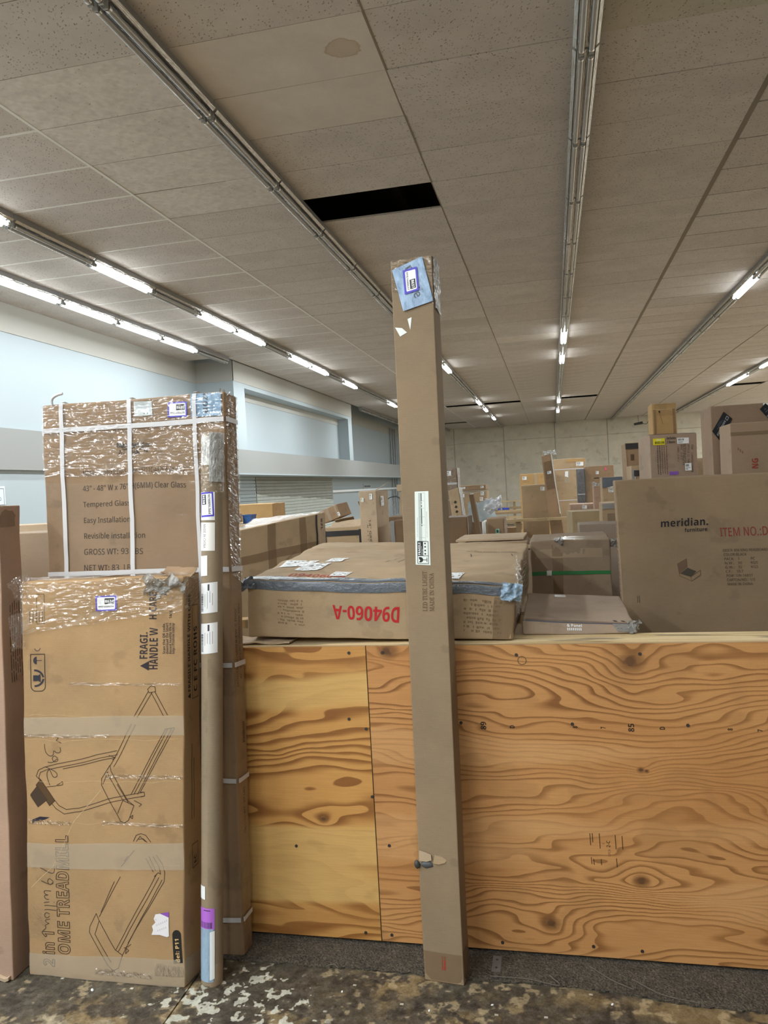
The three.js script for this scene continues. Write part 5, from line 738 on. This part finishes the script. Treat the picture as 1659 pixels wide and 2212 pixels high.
  k = ctn('rose_carton', 'narrow pinkish carton with crumpled film on its top', corners(0.545, 0.668, 0, 1.76, -11, 0.35), CARD.pink, { seed: 654 }); crumple('film_tuft', k.group, [0, 1.77, 0.05], 0.14, 0.1, FOIL, 41, [-0.8, 0, 0.1], 0.6);
  k = ctn('covered_carton', 'carton under grey plastic beside the headboard carton', corners(0.60, 0.85, 0, 1.87, -10, 0.4), CARD.tan, { seed: 655 }); k.patch('grey_plastic', 'front', [[0, 1], [1, 1], [1, 0.95], [0, 0.93]], TAPE_GREY, { n: [8, 4], off: 0.01, bump: 0.03 }); lab(k, 'front', 0.25, 0.93, 0.6, 0.965, 0); lab(k, 'front', 0.3, 0.9, 0.65, 0.925, 1);
  k = ctn('white_topped_carton', 'carton with torn white film along its top', corners(0.495, 0.85, 0, 1.60, -8.5, 0.45), CARD.tan, { seed: 656 }); k.patch('wrap_film', 'front', [[0, 1], [1, 1], [1, 0.965], [0, 0.96]], FOIL, { n: [10, 3], off: 0.01, bump: 0.03 }); k.rect('dark_panel', 'front', 0.15, 0.82, 1, 0.93, CARD.umber);
}
// wooden rail bins across the hall
function railBin(name, label, x0, x1, z, boards, group) {
  const t = thing(name, label, 'fence', [(x0 + x1) / 2, 0, z], group), cx = (x0 + x1) / 2, wood = [std({ color: lin(0.55, 0.40, 0.22), map: cardTex, roughness: 0.8 }), std({ color: lin(0.36, 0.25, 0.14), map: cardTex, roughness: 0.85 }), std({ color: lin(0.25, 0.17, 0.10), map: cardTex, roughness: 0.9 })];
  const P = (n, a, b, c, d, e, f, m) => part(n, box(a - cx, b - cx, c, d, e, f), wood[m], t);
  const mid = x0 + (x1 - x0) * 0.72; P('top_rail', x0, mid - 0.005, 1.2, 1.245, -0.09, 0, 0); P('top_rail', mid + 0.005, x1, 1.203, 1.248, -0.09, 0, 0);
  const n = Math.max(2, Math.round((x1 - x0) / 0.9)); for (let i = 0; i <= n; i++) { const x = x0 + 0.04 + (x1 - x0 - 0.08) * i / n; P('post', x - 0.04, x + 0.04, 0, 1.2, -0.1, -0.03, 1); }
  for (let i = 0; i < boards; i++) { const y = 0.12 + i * (1.0 / Math.max(1, boards)); P('board', x0, x1, y, y + 0.09 - 0.01 * (i % 2), -0.028, -0.006, i % 3 === 0 ? 0 : 1); }
  return t;
}
railBin('rail_fence', 'open wooden rail fence in front of the slanted patterned carton', -1.62, 0.42, -13.2, 0);
railBin('slat_fence', 'slatted wooden fence behind the open rail fence', -2.3, 0.2, -17.8, 6);
railBin('slat_fence', 'long slatted wooden fence before the end wall', -4.2, 0.6, -27, 6);
{
  let k = ctn('board_carton', 'creased tan carton with one sticker standing behind the pale top rail', corners(-0.535, -0.09, 0, 1.808, -13.62, 0.12), CARD.tan, { seed: 701, wear: 0.01 }); lab(k, 'front', 0.72, 0.94, 0.88, 0.975, 0); k.rect('pale_edge', 'front', 0, 0.985, 1, 1, CARD.pale, { n: [6, 1] });
  k = ctn('far_tan_carton', 'bright tan carton with a corner sticker far behind the rails', corners(-0.66, 0.0, 0, 2.03, -16.2, 0.6), CARD.ochre, { seed: 702 }); lab(k, 'front', 0.08, 0.94, 0.22, 0.975, 0); k.rect('tape', 'front', 0.45, 0.6, 0.54, 1, TAPE_PALE);
  k = ctn('slanted_carton', 'tall slanted patterned carton with white foam along one edge', { fbl: [0.0, 0.05, -13.3], fbr: [0.24, 0.05, -13.3], ftr: [0.0, 2.33, -13.42], ftl: [-0.165, 2.285, -13.42], bbl: [0.0, 0.05, -13.45], bbr: [0.24, 0.05, -13.45], btr: [0.0, 2.33, -13.57], btl: [-0.165, 2.285, -13.57] }, CARD.brown, { seed: 703, seg: [4, 16, 3] });
  k.patch('print', 'front', [[0.12, 0.95], [0.88, 0.95], [0.88, 0.74], [0.12, 0.74]], ink(96, 256, (g) => { g.strokeStyle = 'rgba(60,40,24,0.55)'; g.lineWidth = 3; for (let i = -8; i < 30; i++) { g.beginPath(); g.moveTo(0, i * 14); g.lineTo(96, i * 14 - 60); g.moveTo(0, i * 14 - 60); g.lineTo(96, i * 14); g.stroke(); } })); lab(k, 'front', 0.35, 0.855, 0.72, 0.875, 2); const foam = std({ color: lin(0.74, 0.72, 0.68), roughness: 0.8, side: THREE.DoubleSide }); k.patch('foam_edge', 'front', [[0.9, 1], [1, 1], [1, 0.55], [0.92, 0.55]], foam, { n: [2, 16], bump: 0.02 }); k.rect('foam_edge', 'right', 0, 0.5, 1, 1, foam, { n: [2, 10] }); crumple('film_tuft', k.group, [-0.14, 2.29, -0.06], 0.2, 0.1, FOIL, 42, [-0.7, 0, 0.1], 0.5);
  k = ctn('strapped_far_carton', 'big carton with white straps and a paper pouch beyond the slanted carton', corners(0.06, 0.69, 0, 2.3, -16.5, 0.8, { yaw: -0.05 }), CARD.tan, { seed: 704 }); for (const b of [0.9, 0.62]) k.rect('strap', 'front', 0, b, 1, b + 0.008, STRAP, { n: [6, 1], off: 0.008 }); k.rect('orange_tape', 'front', 0.4, 0.965, 1, 0.99, CARD.ochre, { off: 0.006 }); lab(k, 'front', 0.72, 0.93, 0.95, 0.965, 0); k.rect('pouch', 'front', 0.32, 0.78, 0.5, 0.89, TAPE_PALE, { off: 0.006 }); k.patch('pouch_paper', 'front', [[0.36, 0.885], [0.46, 0.885], [0.44, 0.83], [0.34, 0.84]], PAPER, { off: 0.009 });
  k = ctn('dark_wrapped_carton', 'dark narrow carton in film between two big cartons', corners(0.42, 0.55, 0, 2.04, -13.9, 0.4), std({ color: lin(0.10, 0.105, 0.12), map: cardTex, roughness: 0.5 }), { seed: 705 }); k.patch('wrap_film', 'front', [[0, 1], [1, 1], [1, 0.6], [0, 0.6]], FILM, { n: [6, 14], off: 0.008, bump: 0.02 }); k.rect('strap', 'front', 0, 0.78, 1, 0.786, STRAP, { off: 0.01 });
  k = ctn('pink_dot_carton', 'wide carton with one pink round sticker and film at its corner', corners(0.556, 1.05, 0, 2.08, -14, 0.5), CARD.brown, { seed: 706 }); k.rect('pink_sticker', 'front', 0.68, 0.955, 0.76, 0.985, ink(32, 32, (g) => { g.fillStyle = '#e0607c'; g.beginPath(); g.arc(16, 16, 15, 0, 7); g.fill(); })); lab(k, 'front', 0.38, 0.93, 0.48, 0.955, 0); k.rect('print', 'front', 0.3, 0.89, 0.5, 0.905, ink(64, 16, (g) => { g.fillStyle = 'rgba(30,20,14,.8)'; g.fillRect(4, 4, 56, 8); })); k.patch('wrap_film', 'front', [[0, 1], [0.14, 1], [0.12, 0.7], [0, 0.7]], FILM, { n: [4, 10], off: 0.01, bump: 0.02 });
  // goods standing in the rail bin, dark under the rail
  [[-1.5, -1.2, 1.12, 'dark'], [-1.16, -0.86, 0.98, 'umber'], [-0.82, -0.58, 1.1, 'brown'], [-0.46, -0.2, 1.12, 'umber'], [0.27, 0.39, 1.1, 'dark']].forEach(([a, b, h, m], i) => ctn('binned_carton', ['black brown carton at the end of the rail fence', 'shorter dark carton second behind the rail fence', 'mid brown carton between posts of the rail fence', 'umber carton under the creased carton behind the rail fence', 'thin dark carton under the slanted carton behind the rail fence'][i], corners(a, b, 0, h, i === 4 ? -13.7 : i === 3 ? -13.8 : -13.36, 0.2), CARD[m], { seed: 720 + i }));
  const bl = thing('blue_tarp', 'folded deep blue plastic tarp on the slatted bin rail', 'tarp', [-1.12, 1.249, -17.84]); const tg = new THREE.BoxGeometry(0.26, 0.05, 0.08, 12, 3, 4), tp = tg.attributes.position; for (let i = 0; i < tp.count; i++) tp.setY(i, tp.getY(i) * (1 + 0.9 * (fbm(tp.getX(i) * 14, tp.getZ(i) * 14, 3, 2) - 0.5)) + 0.027); tg.computeVertexNormals(); part('tarp_fold', tg, std({ color: lin(0.02, 0.05, 0.38), roughness: 0.4 }), bl);
  // far boards on the slatted bin, goods near the end wall
  ctn('plank_stack', 'pale plank resting on a dark one above the slatted bin', corners(-1.9, -1.25, 1.249, 1.33, -17.78, 0.09), std({ color: lin(0.6, 0.48, 0.32), map: cardTex, roughness: 0.8 }), { seed: 730, category: 'plank', wear: 0.002 });
}
{ // stack behind the headboard carton
  let k = ctn('lettered_carton', 'carton with yellow and white labels and sideways black lettering', corners(0.715, 1.06, 0.95, 2.173, -6.2, 0.45, { yaw: 0.08 }), card(0.47, 0.34, 0.245), { seed: 801, seg: [8, 14, 4], wear: 0.004 });
  const b = (v) => (v * 1.173 + 0.05) / 1.223;                 // face heights were measured above y = 1
  k.rect('yellow_label', 'front', 0.07, b(0.932), 0.322, b(0.974), sheet(128, 64, (g, w, h) => { g.fillStyle = '#e8dc1e'; g.fillRect(0, 0, w, h); g.fillStyle = '#2a2a10'; const r = mulberry(3); for (let x = 20; x < 118;) { const q = 2 + r() * 4; g.fillRect(x, 30, q, 24); x += q + 2 + r() * 3; } g.fillStyle = '#d8e0b0'; g.fillRect(40, 8, 50, 14); }));
  k.rect('white_label', 'front', 0.583, b(0.934), 0.83, b(0.972), LABELS[0]); k.rect('white_label', 'front', 0.73, b(0.756), 0.865, b(0.804), LABELS[1], { off: 0.007 }); k.rect('purple_label', 'front', 0.39, b(0.735), 0.58, b(0.756), std({ color: lin(0.22, 0.09, 0.45), roughness: 0.5, side: THREE.DoubleSide }));
  k.patch('print', 'front', [[0.57, b(0.937)], [0.94, b(0.93)], [0.92, b(0.74)], [0.545, b(0.745)]], ink(256, 420, (g) => { const dn = (t, x, y, s, l) => { g.save(); g.translate(x, y); g.rotate(Math.PI / 2); g.font = s + 'px sans-serif'; g.fillStyle = 'rgba(38,26,22,0.92)'; g.fillText(t, 0, 0, l); g.restore(); }; dn('ITEM     L SHAPED CORNER', 212, 10, 40, 400); dn('ARTICLE  LT. 10MM', 160, 10, 40, 300); dn('N701P40253', 92, 10, 62, 300); dn('BOX    2 OF 3', 60, 20, 36, 260); dn('LABEL  2 OF 2', 14, 40, 36, 260); }), { n: [4, 6] });
  k.patch('print', 'front', [[0.14, b(0.93)], [0.38, b(0.93)], [0.38, b(0.74)], [0.14, b(0.74)]], ink(160, 420, (g) => { const r = mulberry(12); for (let i = 0; i < 5; i++) { g.fillStyle = i < 2 ? 'rgba(38,26,22,.8)' : 'rgba(110,70,60,.7)'; for (let y = 4; y < 410;) { const l = 6 + r() * 30; g.fillRect(8 + i * 32, y, 9, l); y += l + 5; } } }), { n: [3, 6] });
  k.rect('print', 'front', 0.33, b(0.935), 0.575, b(0.985), ink(256, 120, (g) => { g.fillStyle = 'rgba(20,16,18,.95)'; g.font = 'italic bold 52px serif'; g.fillText('Includes', 30, 48, 200); g.fillText('2 Bases', 30, 108, 190); })); k.rect('torn_edge', 'top', 0, 0, 1, 0.2, CARD.umber);
  ctn('lower_carton', 'carton under the lettered carton behind the headboard carton', corners(0.70, 1.08, 0, 0.945, -6.15, 0.5), CARD.brown, { seed: 802 });
  k = ctn('topmost_carton', 'small tan carton topmost on the lettered carton', corners(0.775, 0.955, 2.176, 2.42, -6.3, 0.25), CARD.ochre, { seed: 803, wear: 0.003 }); k.rect('pale_edge', 'front', 0, 0.965, 1, 1, CARD.pale); k.rect('tape', 'front', 0, 0.78, 1, 0.8, TAPE_PALE); k.rect('tape', 'front', 0.06, 0, 0.16, 0.8, TAPE_DARK); k.rect('tape', 'front', 0.84, 0, 0.94, 0.8, TAPE_DARK); k.patch('print', 'front', [[0.25, 0.78], [0.42, 0.78], [0.5, 0.3], [0.3, 0.3]], ink(64, 128, (g) => { g.strokeStyle = g.fillStyle = 'rgba(70,40,20,.9)'; g.lineWidth = 3; g.fillRect(6, 6, 26, 16); g.beginPath(); g.moveTo(18, 20); g.lineTo(44, 118); g.stroke(); }));
  k = ctn('black_strip_carton', 'brown carton with a black strip along its top beside the lettered carton', corners(0.655, 0.92, 0, 2.17, -7.3, 0.4), CARD.brown, { seed: 804 }); k.rect('black_strip', 'front', 0.02, 0.975, 0.9, 0.998, TAPE_BLACK, { n: [6, 1], off: 0.008 }); k.rect('print', 'front', 0.16, 0.925, 0.3, 0.955, ink(48, 64, (g) => { g.fillStyle = 'rgba(50,34,20,.8)'; for (let i = 0; i < 7; i++) g.fillRect(4 + i * 6, 4, 4, 56); })); k.rect('pale_edge', 'front', 0, 0.7, 0.035, 0.985, CARD.pale);  // flat black strip laid on the front just under the top edge
  k = ctn('half_hidden_carton', 'half hidden carton with a black strip below the brown carton with a black top strip', corners(0.655, 0.84, 0, 1.958, -6.85, 0.4), CARD.tan, { seed: 805 }); k.rect('black_strip', 'front', 0.12, 0.955, 1, 0.98, TAPE_BLACK, { off: 0.008 }); k.rect('wrap_film', 'front', 0, 0.93, 0.2, 0.985, FOIL, { n: [3, 3], bump: 0.01 });  // black strip laid flat across the upper front
  k = ctn('bleached_carton', 'pale carton with a dark printed corner between the tall stacks', corners(1.30, 1.56, 0, 2.01, -8, 0.4), CARD.pale, { seed: 806 }); k.rect('tape', 'front', 0, 0.955, 1, 0.965, TAPE_PALE); k.rect('print', 'front', 0.5, 0.93, 0.85, 0.965, ink(64, 64, (g) => { g.fillStyle = 'rgba(50,34,26,.8)'; g.fillRect(4, 6, 20, 50); g.fillRect(36, 4, 20, 24); g.fillRect(40, 34, 12, 20); }));
  k = ctn('black_label_carton', 'tall brown carton with slanted black brand stickers', corners(1.027, 2.3, 0, 2.295, -5.4, 0.35), card(0.37, 0.25, 0.165), { seed: 807, seg: [12, 18, 4], wear: 0.003 });
  const blk = sheet(200, 110, (g, w, h) => { g.fillStyle = '#14161e'; g.fillRect(0, 0, w, h); g.translate(w / 2, h / 2); g.rotate(Math.PI); g.fillStyle = '#aeb2b8'; g.font = 'bold 34px sans-serif'; g.fillText('solutions', -52, 8, 140); g.lineWidth = 5; g.strokeStyle = '#aeb2b8'; g.strokeRect(-88, -18, 24, 24); g.fillStyle = '#5c6068'; g.fillRect(-40, 22, 90, 4); g.fillRect(-20, 34, 50, 4); }, { roughness: 0.35 });
  k.patch('black_sticker', 'front', [[0.0625, 0.9830], [0.1025, 0.9615], [0.043, 0.897], [0.004, 0.929]].map((p, i, a) => a[(i + 3) % 4]), blk, { off: 0.005 }); k.patch('black_sticker', 'front', [[0.233, 0.983], [0.262, 0.999], [0.335, 0.95], [0.30, 0.934]], blk, { off: 0.005 });
  k.rect('blue_label', 'front', 0.058, 0.884, 0.091, 0.915, sheet(48, 80, (g, w, h) => { g.fillStyle = '#7ea4c8'; g.fillRect(0, 0, w, h); g.fillStyle = '#4a6a94'; g.fillRect(8, 40, 14, 12); })); k.rect('paper_label', 'front', 0.25, 0.985, 0.28, 1, PAPER);
  k = ctn('red_letter_carton', 'brown carton with two faded sideways red letters before the black stickers', corners(1.035, 2.1, 0, 2.148, -4.9, 0.3), card(0.41, 0.29, 0.19), { seed: 808, seg: [12, 18, 4], wear: 0.003 });
  k.patch('print', 'front', [[0.092, 0.903], [0.144, 0.902], [0.142, 0.870], [0.090, 0.871]], ink(96, 110, (g) => { g.translate(0, 108); g.rotate(-Math.PI / 2); g.fillStyle = 'rgba(160,50,36,.85)'; g.font = 'bold 78px sans-serif'; g.fillText('NG', 2, 84, 104); })); k.rect('print', 'front', 0.03, 0.892, 0.068, 0.94, ink(64, 128, (g) => { g.fillStyle = 'rgba(140,70,52,.5)'; for (let i = 0; i < 3; i++) g.fillRect(10 + i * 18, 20 + 13 * i, 10, 20); })); k.rect('tape', 'front', 0, 0.965, 1, 0.975, TAPE_DARK, { n: [8, 1] });
}
{ // small fittings
  const s = thing('wall_notice', 'white framed notice ending in the letters ED on the white wall', 'sign', [-6.569, 1.94, -7.7]); part('notice_board', box(0, 0.012, 0, 0.225, -0.56, 0.5), std({ color: lin(0.62, 0.68, 0.78), roughness: 0.5 }), s);
  const ng = new THREE.PlaneGeometry(1.06, 0.225); ng.rotateY(Math.PI / 2); ng.translate(0.0135, 0.1125, -0.03); part('notice_print', ng, sheet(1024, 216, (g, w, h) => { g.fillStyle = '#dde6f2'; g.fillRect(0, 0, w, h); g.strokeStyle = '#30323a'; g.lineWidth = 6; g.strokeRect(24, 28, w - 48, 400); g.fillStyle = '#22242c'; g.font = '56px sans-serif'; g.textAlign = 'right'; g.fillText('ED', w - 70, 170); }), s);
  const s2 = thing('posted_sign', 'small grey two-line sign on the white wall past the slatted panels', 'sign', [-6.569, 1.80, -27.2]); part('sign_plate', box(0, 0.02, 0, 0.3, -0.6, 0.6), std({ color: lin(0.5, 0.54, 0.56), roughness: 0.6 }), s2);
  const sgn = new THREE.PlaneGeometry(1.1, 0.26); sgn.rotateY(Math.PI / 2); sgn.translate(0.022, 0.15, 0); part('sign_print', sgn, ink(128, 48, (g) => { g.fillStyle = 'rgba(40,46,60,.85)'; const r = mulberry(5); for (let i = 0; i < 12; i++) g.fillRect(8 + i * 9.5, 6, 6, 12); for (let i = 0; i < 10; i++) g.fillRect(14 + i * 10, 28, 7, 13); }), s2);
  const c = thing('security_camera', 'small dark security camera hanging below the ceiling near the end wall', 'camera', [3.72, 4.1, -34.9]); const cm = std({ color: lin(0.05, 0.05, 0.055), roughness: 0.4 });
  part('mount_rod', box(-0.02, 0.02, 0.06, 0.352, -0.02, 0.02), std({ color: lin(0.4, 0.4, 0.38), roughness: 0.6 }), c); const cb = new THREE.CylinderGeometry(0.05, 0.06, 0.36, 12); cb.rotateZ(Math.PI / 2 + 0.12); part('camera_body', cb, cm, c); const cbl = new THREE.TubeGeometry(new THREE.CatmullRomCurve3([V(0.17, 0.0, 0), V(0.32, -0.04, 0), V(0.42, 0.12, 0), V(0.44, 0.35, 0)]), 16, 0.012, 5); part('cable', cbl, cm, c);
  // paint chips and grit are in the floor; a few loose bits of plastic lie on it
  for (const [x, z, w] of [[-0.30, -2.72, 0.006], [0.12, -2.78, 0.007], [-0.86, -2.72, 0.006], [-1.83, -2.6, 0.009], [-0.52, -2.66, 0.006]]) { const g = new THREE.IcosahedronGeometry(w, 1), p = g.attributes.position; for (let i = 0; i < p.count; i++) p.setXYZ(i, p.getX(i), Math.max(0, p.getY(i)) * 0.5, p.getZ(i) * 0.6); g.computeVertexNormals(); const m = shadows(new THREE.Mesh(g, PAPER)); m.name = numbered('paper_bit'); m.position.set(x, 0.0005, z); m.rotation.y = x * 9; scene.add(m); m.userData = { label: 'tiny white scrap of paper on the worn concrete', category: 'scrap', group: 'paper scraps on the floor' }; }
}
renderer.render(scene, camera);
